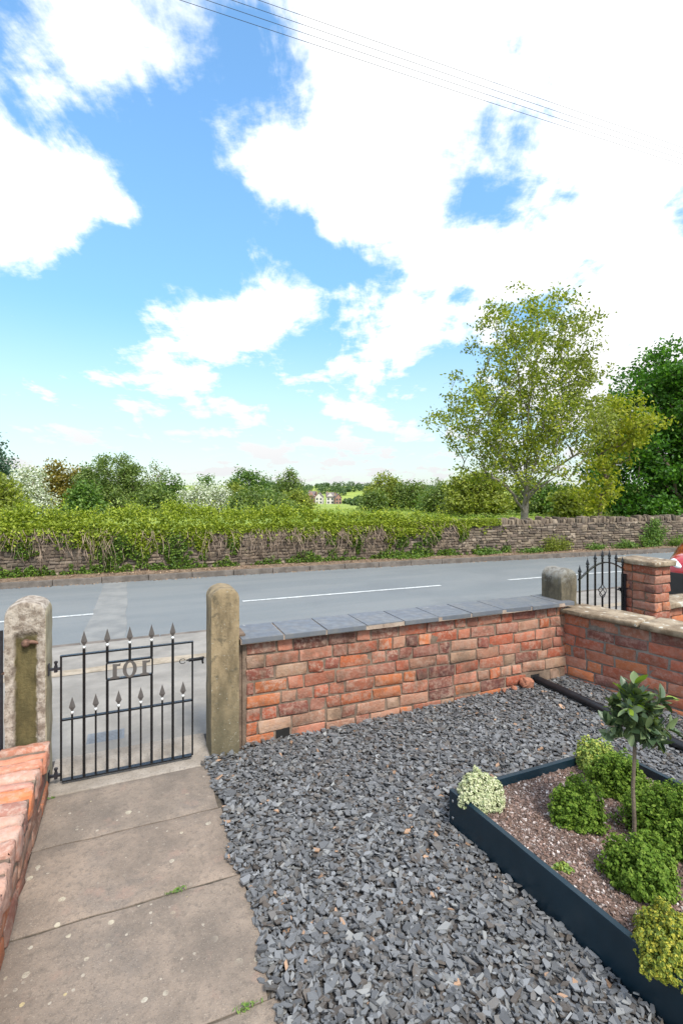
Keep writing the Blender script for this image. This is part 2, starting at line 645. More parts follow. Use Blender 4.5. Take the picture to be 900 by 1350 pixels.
def mat_path():
    m, nt, b = new_mat('sandstone_path')
    co = obj_coord(nt)
    r = island(nt)
    n1, n2, n3 = nt.noise(co, 3.2, 8, .66), nt.noise(co, 38, 6, .72), nt.noise(co, 210, 2, .6)
    col = nt.mix(nt.smooth(n1, .32, .68), (.165, .130, .103), (.295, .225, .172))
    col = nt.mix(hash_from(nt, r, 3.0), col, nt.mix(1.0, col, (.90, .94, .97), 'MULTIPLY'))
    col = nt.mix(nt.smooth(n2, .48, .66, 0, .6), col, (.13, .105, .085))
    col = nt.mix(nt.smooth(nt.noise(co, 1.7, 6, .7), .48, .62, 0, .45), col, (.15, .13, .115))
    col = nt.mix(nt.smooth(nt.noise(co, 7, 4, .6), .58, .72, 0, .5), col, (.30, .20, .155))
    # lichen spots: round, scattered, pale cream
    vo = nt.node('ShaderNodeTexVoronoi')
    vo.inputs['Scale'].default_value = 17
    wv = nt.vmath('ADD', co, nt.vmath('SCALE', nt.noise(co, 25, 3, out='Color'), .012))
    nt.l.new(wv, vo.inputs['Vector'])
    wn = nt.node('ShaderNodeSeparateColor')
    nt.l.new(vo.outputs['Color'], wn.inputs[0])
    rad = nt.math('MULTIPLY', wn.outputs[1], .27)
    on = nt.math('LESS_THAN', vo.outputs['Distance'], rad)
    on = nt.math('MULTIPLY', on, nt.math('GREATER_THAN', wn.outputs[0], .60))
    clus = nt.smooth(nt.noise(co, 3.0, 2), .38, .55)
    on = nt.math('MULTIPLY', nt.math('MULTIPLY', on, clus), nt.smooth(n2, .3, .6, .35, .95))
    col = nt.mix(on, col, nt.mix(wn.outputs[2], (.46, .42, .34), (.44, .35, .18)))
    vo2 = nt.node('ShaderNodeTexVoronoi')
    vo2.inputs['Scale'].default_value = 46
    nt.l.new(wv, vo2.inputs['Vector'])
    w2 = nt.node('ShaderNodeSeparateColor')
    nt.l.new(vo2.outputs['Color'], w2.inputs[0])
    on2 = nt.math('MULTIPLY', nt.math('LESS_THAN', vo2.outputs['Distance'], nt.math('MULTIPLY', w2.outputs[1], .33)), nt.math('GREATER_THAN', w2.outputs[0], .80))
    on2 = nt.math('MULTIPLY', on2, nt.smooth(nt.noise(co, 5, 3), .45, .6))
    col = nt.mix(nt.math('MULTIPLY', on2, .75), col, (.42, .37, .30))
    col = nt.mix(nt.smooth(n3, .60, .70, 0, .6), col, (.36, .30, .24))
    col = nt.mix(nt.smooth(nt.noise(co, 120, 3, .7), .55, .70, 0, .6), col, (.10, .08, .065))
    nt.l.new(col, b.inputs['Base Color'])
    b.inputs['Roughness'].default_value = .9
    bump(nt, b, nt.math('ADD', nt.math('MULTIPLY', n3, .5), nt.math('MULTIPLY_ADD', n2, 1.0, nt.math('MULTIPLY', n1, 2.0))), .55, .007)
    return m


M['path'] = mat_path()


def mat_chips(name, stops, rough=.55, bs=120):
    m, nt, b = new_mat(name)
    co = obj_coord(nt)
    r = island(nt)
    c = nt.ramp(hash_from(nt, r, 1.0), stops, const=True)
    v = nt.math('MULTIPLY_ADD', hash_from(nt, r, 4.0), .65, .65)
    cc = nt.node('ShaderNodeCombineXYZ')
    for i in range(3):
        nt.put(cc.inputs[i], v)
    c = nt.mix(1.0, c, cc.outputs[0], 'MULTIPLY')
    c = nt.mix(nt.smooth(nt.noise(co, 70, 4, .7), .45, .75, 0, .35), c, tuple(x * 1.35 for x in stops[0][1]))
    nt.l.new(c, b.inputs['Base Color'])
    b.inputs['Roughness'].default_value = rough
    if bs:
        bump(nt, b, nt.noise(co, bs, 4, .7), .35, .002)
    return m


M['slate'] = mat_chips('slate_chippings', [(0, (.132, .134, .138)), (.3, (.092, .094, .098)), (.5, (.172, .176, .182)), (.70, (.115, .106, .098)), (.82, (.085, .070, .058)), (.90, (.20, .20, .195)), (.985, (.34, .21, .13))], .6, 0)
M['mulch'] = mat_chips('bark_and_grit_mulch', [(0, (.18, .11, .085)), (.3, (.12, .075, .055)), (.52, (.24, .16, .13)), (.72, (.27, .20, .175)), (.86, (.42, .35, .32)), (.95, (.56, .50, .47))], .85, 300)
M['mulch_base'] = mat_ground('mulch_soil', (.07, .045, .035), (.15, .10, .08), (.32, .26, .23), 14, 200, thr=.58, bd=.01)


def mat_leaf(name, stops, rough=.55, trans=.30, spec=.35):
    m, nt, b = new_mat(name)
    r = island(nt)
    c = nt.ramp(hash_from(nt, r, 1.0), stops)
    co = obj_coord(nt)
    nt.l.new(c, b.inputs['Base Color'])
    b.inputs['Roughness'].default_value = rough
    b.inputs['Specular IOR Level'].default_value = spec
    if trans > 0:
        tr = nt.node('ShaderNodeBsdfTranslucent')
        tint = nt.mix(1.0, c, (1.25, 1.35, .6), 'MULTIPLY')
        nt.l.new(tint, tr.inputs['Color'])
        mx = nt.node('ShaderNodeMixShader')
        mx.inputs[0].default_value = trans
        nt.l.new(b.outputs[0], mx.inputs[1])
        nt.l.new(tr.outputs[0], mx.inputs[2])
        nt.l.new(mx.outputs[0], m.node_tree.nodes['Material Output'].inputs['Surface'])
    return m


def lf(name, a, b, c=None, **k):
    st = [(0, a), (1, b)] if c is None else [(0, a), (.5, b), (1, c)]
    return mat_leaf(name, st, **k)


M['leaf_hedge'] = lf('hedge_leaf', (.13, .19, .02), (.27, .33, .03), (.42, .47, .06), trans=.4)
M['leaf_ivy'] = lf('ivy_leaf', (.06, .12, .025), (.13, .22, .035), (.25, .35, .05), trans=.35)
M['leaf_base'] = lf('wall_foot_leaf', (.06, .13, .03), (.13, .23, .045), (.22, .33, .06))
M['leaf_lime'] = lf('lime_green_leaf', (.16, .24, .03), (.30, .38, .03), (.45, .46, .04))
M['leaf_main'] = lf('olive_leaf', (.09, .14, .018), (.23, .28, .028), (.42, .43, .045), trans=.36)
M['leaf_gold'] = lf('golden_leaf', (.15, .20, .02), (.29, .32, .025), (.42, .40, .04), trans=.4)
M['leaf_dark'] = lf('dark_green_leaf', (.03, .09, .012), (.065, .17, .02), (.13, .27, .03), trans=.35)
M['leaf_mid'] = lf('mid_green_leaf', (.05, .11, .02), (.10, .19, .03), (.17, .26, .045))
M['leaf_olive'] = lf('willow_leaf', (.07, .12, .03), (.14, .20, .045), (.21, .27, .06))
M['leaf_bronze'] = lf('bronze_leaf', (.13, .11, .02), (.24, .19, .03), (.30, .24, .05))
M['leaf_white'] = lf('blossom_spray', (.22, .28, .14), (.52, .55, .42), (.75, .76, .68), trans=.2)
M['leaf_yel'] = lf('yellow_green_leaf', (.13, .17, .03), (.22, .26, .04), (.32, .35, .05))
M['leaf_far'] = lf('far_leaf', (.05, .10, .04), (.09, .15, .06), (.15, .20, .08))
M['leaf_blue'] = lf('blue_green_needle', (.03, .08, .05), (.07, .14, .09), (.12, .20, .12))
M['leaf_herb'] = lf('herb_leaf', (.045, .095, .010), (.085, .15, .015), (.14, .21, .025), trans=.3, spec=.15)
M['leaf_herbtip'] = lf('herb_tip', (.09, .165, .02), (.145, .235, .03), (.24, .33, .055), trans=.3, spec=.15)
M['leaf_cream'] = lf('cream_edged_leaf', (.30, .36, .17), (.52, .54, .33), (.68, .66, .47), trans=.2)
M['leaf_lemon'] = lf('lemon_leaf', (.12, .22, .05), (.28, .36, .07), (.45, .45, .10), trans=.25)
M['leaf_yellow'] = lf('yellow_thyme_leaf', (.08, .13, .02), (.22, .26, .03), (.48, .42, .05), trans=.25)
M['leaf_bay'] = lf('bay_leaf', (.04, .075, .035), (.085, .125, .06), (.15, .20, .07), rough=.42, trans=.12, spec=.6)
M['leaf_baynew'] = lf('young_bay_leaf', (.18, .28, .03), (.28, .38, .05), rough=.35, trans=.25)
M['grass'] = lf('grass_blade', (.10, .20, .03), (.22, .32, .05), (.34, .40, .08))
M['bark_pale'] = mat_plain('pale_grey_bark', (.20, .175, .135), .9, var=.4, scale=7, bmp=.6, bdist=.01)
M['bark'] = mat_plain('brown_bark', (.16, .12, .085), .92, var=.35, scale=10, bmp=.6, bdist=.01)
M['twig'] = mat_plain('dry_twig', (.27, .20, .145), .9, var=.4, scale=6, bmp=.2)
M['stem_green'] = mat_plain('herb_stem', (.12, .16, .05), .8, var=.3, scale=20, bmp=0)
M['iron'] = mat_plain('black_painted_iron', (.006, .006, .007), .30, var=.2, scale=30, bmp=.12, bdist=.001)
M['iron_dull'] = mat_plain('dull_black_iron', (.02, .018, .022), .5, var=.3, scale=30, bmp=.25, bdist=.001)
M['pewter'] = mat_plain('pewter_finial', (.105, .092, .085), .6, metal=.2, var=.15, scale=20, bmp=.1)
M['silver'] = mat_plain('silver_paint', (.75, .74, .72), .3, metal=.6, var=.05, scale=20, bmp=0)
M['rust'] = mat_plain('rusty_iron', (.14, .075, .05), .85, var=.5, scale=40, bmp=.6)
M['teal'] = mat_plain('dark_teal_painted_timber', (.006, .021, .033), .40, var=.16, scale=5, bmp=.25, bdist=.0015)
M['zinc'] = mat_plain('zinc_screw', (.5, .5, .5), .4, metal=.9, var=.1, bmp=0)
M['pipe'] = mat_plain('black_plastic', (.012, .013, .016), .38, var=.2, scale=10, bmp=.1)
M['cable'] = mat_plain('black_cable', (.02, .02, .025), .6, bmp=0)
M['terracotta'] = mat_plain('broken_brick', (.36, .15, .09), .9, var=.3, scale=18, bmp=.6, bdist=.006)
M['white_line'] = mat_ground('road_paint', (.45, .47, .47), (.70, .71, .70), (.24, .25, .25), 8, 60, bmp=.2, thr=.54)
M['cover'] = mat_ground('cover_plate', (.15, .165, .185), (.20, .22, .245), (.12, .13, .14), 8, 90, bmp=.3)
M['hole'] = mat_plain('hole_shade_black', (.01, .009, .008), .95, bmp=0)  # near black, painted shade for the drain hole panels
M['joint_dark'] = mat_plain('joint_dirt', (.085, .068, .05), .95, var=.4, scale=30)
M['car_red'] = mat_plain('red_car_paint', (.40, .008, .02), .18, var=.04, bmp=0)
M['car_red'].node_tree.nodes['Principled BSDF'].inputs['Coat Weight'].default_value = 1.0
M['car_black'] = mat_plain('black_car_plastic', (.02, .021, .023), .45, bmp=.1)
M['tyre'] = mat_plain('tyre_rubber', (.022, .022, .022), .8, bmp=.3)
M['alloy'] = mat_plain('alloy', (.45, .46, .47), .3, metal=.9, bmp=0)
M['chrome'] = mat_plain('chrome', (.75, .76, .78), .12, metal=1.0, var=.02, bmp=0)
M['plate'] = mat_plain('plate_white', (.75, .75, .72), .4, var=.03, bmp=0)
M['lamp'] = mat_plain('headlamp_glass', (.80, .84, .88), .08, metal=.3, var=.05, bmp=0)
m_, nt_, b_ = new_mat('dark_glass')
b_.inputs['Base Color'].default_value = (.02, .025, .03, 1)
b_.inputs['Roughness'].default_value = .05
nt_.put(b_.inputs['Metallic'], nt_.smooth(nt_.noise(obj_coord(nt_), 3), .3, .7, .0, .08))
M['glass'] = m_
M['rubble'] = mat_chips('rubble_stone', [(0, (.165, .125, .09)), (.25, (.12, .09, .068)), (.45, (.20, .155, .11)), (.65, (.14, .11, .085)), (.82, (.25, .20, .15)), (.93, (.08, .065, .05))], .95, 40)
M['rubble_mortar'] = mat_mortar('rubble_mortar', (.12, .09, .07), (.20, .15, .12))
M['roof'] = mat_plain('grey_roof_tile', (.16, .13, .13), .8, scale=1.5)
M['house_brick'] = mat_plain('far_house_brick', (.34, .19, .15), .9, scale=2)
M['house_pale'] = mat_plain('far_house_render', (.60, .55, .50), .9, scale=2)
M['window'] = mat_plain('window_dark', (.06, .07, .08), .2, scale=2, bmp=0)


def mat_field():
    m, nt, b = new_mat('meadow')
    co = obj_coord(nt)
    n1, n2, n3 = nt.noise(co, .05, 5, .6), nt.noise(co, 1.2, 6, .7), nt.noise(co, 12, 4, .7)
    col = nt.mix(nt.smooth(n1, .35, .65), (.19, .28, .035), (.30, .36, .05))
    col = nt.mix(nt.smooth(n2, .4, .7, 0, .5), col, (.12, .19, .03))
    col = nt.mix(nt.smooth(n3, .45, .7, 0, .4), col, (.40, .40, .09))
    nt.l.new(col, b.inputs['Base Color'])
    b.inputs['Roughness'].default_value = .95
    bump(nt, b, nt.math('ADD', n3, n2), .8, .08)
    return m


M['field'] = mat_field()

# ------------------------------------------------------------------ ground, road, pavement
ZS = [(8.9, -.6), (9.25, .28), (14, .33), (36, .36), (80, -1.0), (150, -3.4), (300, -6.4), (420, -2.5), (600, 8.6), (900, 9.5), (3000, 9.5)]


def terr(n):
    if n <= ZS[0][0]:
        return ZS[0][1]
    for (a, za), (b, zb) in zip(ZS, ZS[1:]):
        if n <= b:
            return za + (zb - za) * (n - a) / (b - a)
    return ZS[-1][1]


def far_edge(t):
    """n of the far kerb line: the road bends gently"""
    pts = [(-60, 9.6), (-30, 8.9), (-3, 8.42), (4.1, 8.18), (9, 7.85), (15.5, 7.3), (30, 5.6), (60, 1.5)]
    for (a, na), (b, nb) in zip(pts, pts[1:]):
        if t <= b:
            u = (t - a) / (b - a)
            return na + (nb - na) * u
    return pts[-1][1]


def base_n(t):
    return far_edge(t) + .62         # face of the stone wall beyond the road


ns = [-60, -20, 0] + [8.9, 9.25, 11, 14, 20, 28, 36, 50, 65, 80, 110, 150, 200, 250, 300, 360, 420, 500, 600, 750, 900, 1500, 3000]
ts = list(range(-60, 61, 4))
ts = [-1500, -700, -300, -120] + ts + [120, 300, 700, 1500]
V, Q = [], []
for n in ns:
    for t in ts:
        tt = max(-60, min(60, t))
        shift = (base_n(tt) - base_n(0)) if n > 8 else 0
        fade = max(0, 1 - max(0, n - 36) / 120)
        p = W(t, n + shift * fade, terr(n) if n >= 8.9 else -.6)
        if n > 36:
            p.z += .25 * math.sin(t * .03 + n * .02) * min(1, (n - 36) / 60)
        V.append(p)
for i in range(len(ns) - 1):
    for j in range(len(ts) - 1):
        a = i * len(ts) + j
        Q.append((a, a + 1, a + 1 + len(ts), a + len(ts)))
o = np_mesh('ground', np.array(V), np.array(Q), M['field'])
props(o, kind='structure')

RZ = -.30
hn0 = lambda x: mnoise.noise((x, 3.3, 7.7))
M['grit'] = mat_ground('sandy_grit', (.27, .22, .16), (.42, .35, .27), (.50, .44, .34), 9, 110)


def strip(name, mat, tlist, fa, fb, z, sub=1, loc=W(0, 0), rz=TH, noise_z=0.0):
    """sheet between n=fa(t) and n=fb(t), in the road frame"""
    V, Q = [], []
    m = sub + 1
    for t in tlist:
        for k in range(m):
            u = k / sub
            n = fa(t) * (1 - u) + fb(t) * u
            zz = z(t, n) if callable(z) else z
            V.append((t, n, zz))
    for i in range(len(tlist) - 1):
        for k in range(sub):
            a = i * m + k
            Q.append((a, a + m, a + m + 1, a + 1))
    return np_mesh(name, np.array(V), np.array(Q), mat, loc=loc, rz=rz)


TL = [-60, -40, -25, -15] + list(np.arange(-10, 20, 1.0)) + [20, 25, 30, 40, 60]
NK = 3.70
o = strip('road', M['road'], TL, lambda t: NK - .02, lambda t: far_edge(t) + .02, RZ, 4)
props(o, kind='structure')
o = strip('pavement', M['pave'], TL, lambda t: .30, lambda t: NK - .12, lambda t, n: -.045 - (n - .3) * .056, 3)
props(o, kind='structure')
V, Q = [], []
nr = list(np.linspace(NK + .05, far_edge(-1) - .01, 60))
for n in nr:
    a_ = -1.14 - .10 * (NK + 4.6 - n) / 4.6 + .035 * hn0(n * 2.3) + .012 * hn0(n * 9)
    b_ = -.71 + .03 * hn0(n * 2.0 + 30) + .012 * hn0(n * 8 + 9)
    for u in (0, .33, .66, 1):
        V.append((a_ + (b_ - a_) * u, n, RZ + .004))
for i_ in range(len(nr) - 1):
    for k_ in range(3):
        a = i_ * 4 + k_
        Q.append((a, a + 1, a + 5, a + 4))
o = np_mesh('road_repair_strip', np.array(V), np.array(Q), M['patch'], loc=W(0, 0), rz=TH)
o.name = 'road_repair_strip'
props(o, kind='structure')


def kerb(name, f, side, ztop, zbot, t0, t1, width=.12):
    mb = MB()
    t = t0
    while t < t1:
        t2 = t + .9
        a, b = f(t), f(t2)
        g = .006
        d = side * width
        zt = ztop + rnd.uniform(-.004, .004)
        p = [(t + g, a), (t2 - g, b), (t2 - g, b + d), (t + g, a + d)]
        vs = [(x, y, zbot) for x, y in p] + [(x, y, zt) for x, y in p]
        mb.add(vs, [(0, 3, 2, 1), (4, 5, 6, 7), (0, 1, 5, 4), (1, 2, 6, 5), (2, 3, 7, 6), (3, 0, 4, 7)])
        t = t2
    o = mb.build(name, M['kerb'], bevel=.008, loc=W(0, 0), rz=TH)
    props(o, kind='structure')


o = strip('grit_line', M['grit'], list(np.linspace(-8, 12, 81)), lambda t: 2.30 + .05 * hn0(t * 2.1), lambda t: 2.48 + .07 * hn0(t * 1.7 + 40), lambda t, n: -.045 - (n - .3) * .056 + .004)
props(o, kind='structure')
kerb('kerb', lambda t: NK - .12, 1, -.232, -.45, -30, 40)
kerb('kerb', lambda t: far_edge(t), 1, -.19, -.45, -30, 45)
o = strip('verge', M['verge'], TL, lambda t: far_edge(t) + .11, lambda t: base_n(t) + .15, lambda t, n: -.20 + .03 * math.sin(t * 3.1) + .05 * (n - far_edge(t)), 3)
props(o, kind='structure')
# litter along the far gutter and verge
LT = 3500
tt = rng.uniform(-9, 22, LT)
nn = np.array([far_edge(t) for t in tt]) + np.where(rng.random(LT) < .25, rng.uniform(-.10, .0, LT), rng.uniform(.12, .62, LT))
zz = np.where(nn < np.array([far_edge(t) for t in tt]), RZ + .006, -.165)


def leaves_np(C, size, aspect=.55, up=.3, lift=.12, flat=None):
    """one folded rhombus per leaf; returns V, Q"""
    C = np.asarray(C, float)
    n = len(C)
    size = np.broadcast_to(size, (n,)).reshape(-1, 1) * rng.uniform(.7, 1.25, (n, 1))
    N = rng.normal(size=(n, 3))
    N[:, 2] = np.abs(N[:, 2]) * (1 - up) + up * 1.6
    N /= np.linalg.norm(N, axis=1, keepdims=True)
    T = np.cross(N, rng.normal(size=(n, 3)))
    T /= np.linalg.norm(T, axis=1, keepdims=True) + 1e-9
    B = np.cross(N, T)
    h = size * .5
    v0 = C - T * h
    v1 = C + B * h * aspect + N * h * lift - T * h * .1
    v2 = C + T * h
    v3 = C - B * h * aspect + N * h * lift - T * h * .1
    V = np.stack([v0, v1, v2, v3], 1).reshape(-1, 3)
    Q = np.arange(n * 4).reshape(-1, 4)
    return V, Q


def leaves(name, C, size, mat, parent=None, loc=None, rz=0.0, **k):
    V, Q = leaves_np(C, size, **k)
    return np_mesh(name, V, Q, mat, parent, loc=loc, rz=rz)


M['litter'] = mat_leaf('dead_leaf', [(0, (.10, .06, .035)), (.5, (.24, .15, .09)), (1, (.40, .28, .18))], trans=0)
o = leaves('fallen_leaves', np.stack([tt, nn, zz], 1), .045, M['litter'], loc=W(0, 0), rz=TH, up=.75)
props(o, 'scatter of brown dead leaves along the foot of the far stone wall', 'leaf litter', kind='stuff')

# centre line dashes
for k, (a, b) in enumerate([(-10.6, -6.6), (-5.1, -1.18), (1.13, 5.11), (6.8, 10.8), (12.5, 16.5), (18.2, 22.2)]):
    def cn(t):
        return 5.5 - max(0, t - 1) * .022 - max(0, t - 9) * .05
    o = strip('lane_marking', M['white_line'], list(np.linspace(a, b, 6)), lambda t: cn(t) - .045, lambda t: cn(t) + .045, RZ + .006)
    props(o, kind='structure')

# garden ground
mb = MB()
mb.box(-5, -7, -.3, 6.2, .30, -.014)
o = mb.build('garden_ground', M['soil'], loc=W(0, 0), rz=TH)
props(o, kind='structure')
# threshold under the gate: rough concrete with a step down to the pavement
mb = MB()
mb.box(-1.06, -.118, -.10, -.20, .295, .001)
o = mb.build('threshold', M['concrete'], bevel=.012, loc=W(0, 0), rz=TH)
props(o, kind='structure')


# garden path slabs
def slab(mb, t0, t1, n0, n1, z1, seed, cham=0):
    """worn flagstone with wavy edges, as a grid top with skirts"""
    nx, ny = 26, 20
    vs, fs = [], []
    for j in range(ny + 1):
        for i in range(nx + 1):
            u, v = i / nx, j / ny
            t = t0 + (t1 - t0) * u
            n = n0 + (n1 - n0) * v
            e = min(u * (t1 - t0), (1 - u) * (t1 - t0), v * (n1 - n0), (1 - v) * (n1 - n0))
            wv = mnoise.noise((t * 6, n * 6, seed)) * .010
            if i in (0, nx):
                t += wv
                if i == nx and cham and v < .14:
                    t -= (.14 - v) * .35
            if j in (0, ny):
                n += mnoise.noise((t * 7, n * 7, seed + 9)) * .008
            z = z1 + mnoise.noise((t * 2.2, n * 2.2, seed)) * .004 + mnoise.noise((t * 14, n * 14, seed)) * .0015
            if e < .004:
                z -= .005
            vs.append((t, n, z))
    for j in range(ny):
        for i in range(nx):
            a = j * (nx + 1) + i
            fs.append((a, a + 1, a + nx + 2, a + nx + 1))
    rim = [i for i in range(nx + 1)] + [(j + 1) * (nx + 1) + nx for j in range(ny)] + [ny * (nx + 1) + nx - 1 - i for i in range(nx)] + [(ny - 1 - j) * (nx + 1) for j in range(ny - 1)]
    b = len(vs)
    for i in rim:
        x, y, z = vs[i]
        vs.append((x, y, z - .05))
    for k in range(len(rim)):
        k2 = (k + 1) % len(rim)
        fs.append((rim[k], rim[k2], b + k2, b + k))
    mb.add(vs, fs)


mb = MB()
TLf = -1.05
slab(mb, TLf, -.235, -.545, -.124, .004, 1)
slab(mb, TLf, -.222, -1.022, -.553, .003, 2)
slab(mb, TLf, -.214, -1.578, -1.032, .003, 4, cham=1)
slab(mb, TLf, -.46, -2.3, -1.588, .003, 5)
slab(mb, -.455, -.21, -2.3, -1.588, .005, 6)
o = mb.build('garden_path', M['path'], loc=W(0, 0), rz=TH, smooth=True, autosmooth=True)
props(o, kind='structure')
mb = MB()
mb.box(TLf - .01, -3.2, -.05, -.215, -.12, -.0055)
o = mb.build('path_bed', M['joint_dark'], loc=W(0, 0), rz=TH)
props(o, kind='structure')
mb = MB()
slab(mb, TLf, -.21, -3.2, -2.31, .003, 7)
o = mb.build('garden_path', M['path'], loc=W(0, 0), rz=TH, smooth=True, autosmooth=True)
props(o, kind='structure')


# ------------------------------------------------------------------ brick boxes
def box_template(cx, cy, cz):
    """surface grid of a box with cx,cy,cz points per axis -> int coords, quads"""
    idx, co = {}, []
    for i in range(cx):
        for j in range(cy):
            for k in range(cz):
                if i in (0, cx - 1) or j in (0, cy - 1) or k in (0, cz - 1):
                    idx[(i, j, k)] = len(co)
                    co.append((i, j, k))
    q = []
    for i in range(cx - 1):
        for j in range(cy - 1):
            q.append((idx[i, j, 0], idx[i, j + 1, 0], idx[i + 1, j + 1, 0], idx[i + 1, j, 0]))
            q.append((idx[i, j, cz - 1], idx[i + 1, j, cz - 1], idx[i + 1, j + 1, cz - 1], idx[i, j + 1, cz - 1]))
    for i in range(cx - 1):
        for k in range(cz - 1):
            q.append((idx[i, 0, k], idx[i + 1, 0, k], idx[i + 1, 0, k + 1], idx[i, 0, k + 1]))
            q.append((idx[i, cy - 1, k], idx[i, cy - 1, k + 1], idx[i + 1, cy - 1, k + 1], idx[i + 1, cy - 1, k]))
    for j in range(cy - 1):
        for k in range(cz - 1):
            q.append((idx[0, j, k], idx[0, j, k + 1], idx[0, j + 1, k + 1], idx[0, j + 1, k]))
            q.append((idx[cx - 1, j, k], idx[cx - 1, j + 1, k], idx[cx - 1, j + 1, k + 1], idx[cx - 1, j, k + 1]))
    return np.array(co), np.array(q)


class Stones:
    """many rough rounded blocks gathered into one mesh"""
    def __init__(s, cx=6, cy=4, cz=5):
        s.n = (cx, cy, cz)
        s.co, s.q = box_template(cx, cy, cz)
        s.V, s.Q, s.k = [], [], 0

    def add(s, c, size, r=.008, jit=.0015, rot=0.0, warp=.003):
        P = np.zeros((len(s.co), 3))
        for a in range(3):
            h = size[a] / 2
            rr = min(r, h * .6)
            m = s.n[a]
            pos = np.concatenate([[-h], np.linspace(-(h - rr), h - rr, m - 2), [h]]) if m > 3 else np.linspace(-h, h, m)
            P[:, a] = pos[s.co[:, a]]
        H = np.array(size) / 2
        rr = np.minimum(r, H * .6)
        inner = np.clip(P, -(H - rr), H - rr)
        d = (P - inner) / rr
        L = np.linalg.norm(d, axis=1, keepdims=True)
        L[L == 0] = 1
        P = inner + d / L * rr
        P += rng.normal(0, jit, P.shape)
        # gentle low-frequency lumpiness: shear/skew of corners
        sk = rng.normal(0, warp, (3, 3))
        P += (P / H) @ sk * .6 + (P[:, [1, 2, 0]] * P[:, [2, 0, 1]] / (H[[1, 2, 0]] * H[[2, 0, 1]])) * rng.normal(0, warp, 3)
        if rot:
            ca, sa = math.cos(rot), math.sin(rot)
            P = np.stack([P[:, 0] * ca - P[:, 1] * sa, P[:, 0] * sa + P[:, 1] * ca, P[:, 2]], 1)
        P += np.array(c)
        s.V.append(P)
        s.Q.append(s.q + s.k)
        s.k += len(P)

    def build(s, name, mat, parent=None, **k):
        return np_mesh(name, np.concatenate(s.V), np.concatenate(s.Q), mat, parent, smooth=True, **k)


def brick_face(st, L, z0, rows, course, y_face, depth=.10, skip=None, x_start=0.0, yrough=.003, flip=1, head_p=.35):
    """rows of bricks on a face at local y=y_face (bricks extend to +y*flip)"""
    for r_ in range(rows):
        x = x_start - rnd.uniform(0, .12)
        z = z0 + r_ * course + course / 2
        while x < L - .02:
            l = .225 if rnd.random() > head_p else .108
            l *= rnd.uniform(.93, 1.06)
            a, b = max(x, x_start), min(x + l, L)
            if b - a > .03:
                cx = (a + b) / 2
                if not (skip and skip(cx, z)):
                    dy = rnd.uniform(-yrough, yrough)
                    st.add((cx, y_face + flip * (depth / 2) + dy, z + rnd.uniform(-.0025, .0025)), (b - a - .009, depth, course - .009 + rnd.uniform(-.004, .002)), r=.005, jit=.0012, warp=.0020)
            x += l + .004
    return st


# ------------------------------------------------------------------ front garden wall
CR = .0845
fw = thing('brick_wall', 'long low old brick wall topped with dark blue slabs, between the arched stone gatepost and the corner', 'wall', W(0, 0), TH)
LW = 2.70


def hole_front(x, z):
    return (abs(x - .26) < .06 and z < .05) or (abs(x - 2.37) < .055 and z < .13)


st = Stones()
brick_face(st, LW, -.025, 8, CR, 0.0, .10, hole_front, x_start=.02)
brick_face(st, LW, -.18, 10, CR, .22, .10, None, x_start=.02, flip=-1)
st.build('bricks', M['brick'], fw)
mb = MB()
mb.box(.0, .0075, -.2, LW, .2125, .652)
mb.build('mortar', M['mortar'], fw)
# copings
x = -.02
prev = None
k = 0
while x < 2.72:
    l = (.288 if k else .27) * rnd.uniform(.97, 1.03)
    x2 = min(x + l, 2.755)
    mb = MB()
    g = .0045
    mb.box(0, -.045, 0, x2 - x - 2 * g, .285, .032)
    o = mb.build('coping_slab', M['slab'], fw, bevel=.004)
    o.location = (x + g, rnd.uniform(-.006, .006), .655 + rnd.uniform(0, .003))
    o.rotation_euler = (rnd.uniform(-.003, .003), rnd.uniform(-.003, .003), rnd.uniform(-.01, .01))
    x = x2
    k += 1
mb = MB()
mb.box(-.02, -.040, .6535, 2.74, .278, .6812)
mb.build('mortar_bed', M['mortar_pink'], fw)
# flat black panels painting the shade inside the two drain holes
for hx, hz, hw in ((.26, .035, .09), (2.37, .085, .085)):
    mb = MB()
    mb.box(hx - hw / 2, .002, hz - .03, hx + hw / 2, .0050, hz + .035)
    mb.build('drain_hole_shade', M['hole'], fw)

# ------------------------------------------------------------------ side garden wall
SD = Vector((.596, -.803, 0))
cor = Vector((1.864, 4.17, 0))
sw = thing('brick_wall', 'red brick side wall with rough lichened sandstone coping, behind the bay tree', 'wall', cor, math.atan2(SD.y, SD.x))
LS = 4.2
st = Stones()
# local +x runs towards the viewer, local +y to the right-hand neighbour (outer side)
brick_face(st, LS, -.015, 7, .086, 0.0, .10, None, x_start=-.02, head_p=.25)
brick_face(st, LS, -.10, 8, .086, .22, .10, None, x_start=.0, flip=-1)
st.build('bricks', M['brick_red'], sw)
mb = MB()
mb.box(.0, .006, -.2, LS, .214, .592)
mb.build('mortar', M['mortar_grey'], sw)
x = -.03
k = 0
while x < LS:
    l = (.62, .55, .7, .6, .66, .58, .62, .6)[k % 8]
    st = Stones(10, 6, 4)
    st.add((l / 2, .11, .024), (l - .008, .335, .050), r=.012, jit=.0028, warp=.004)
    o = st.build('coping_stone', M['coping'], sw)
    o.location = (x, 0, .59)
    x += l
    k += 1


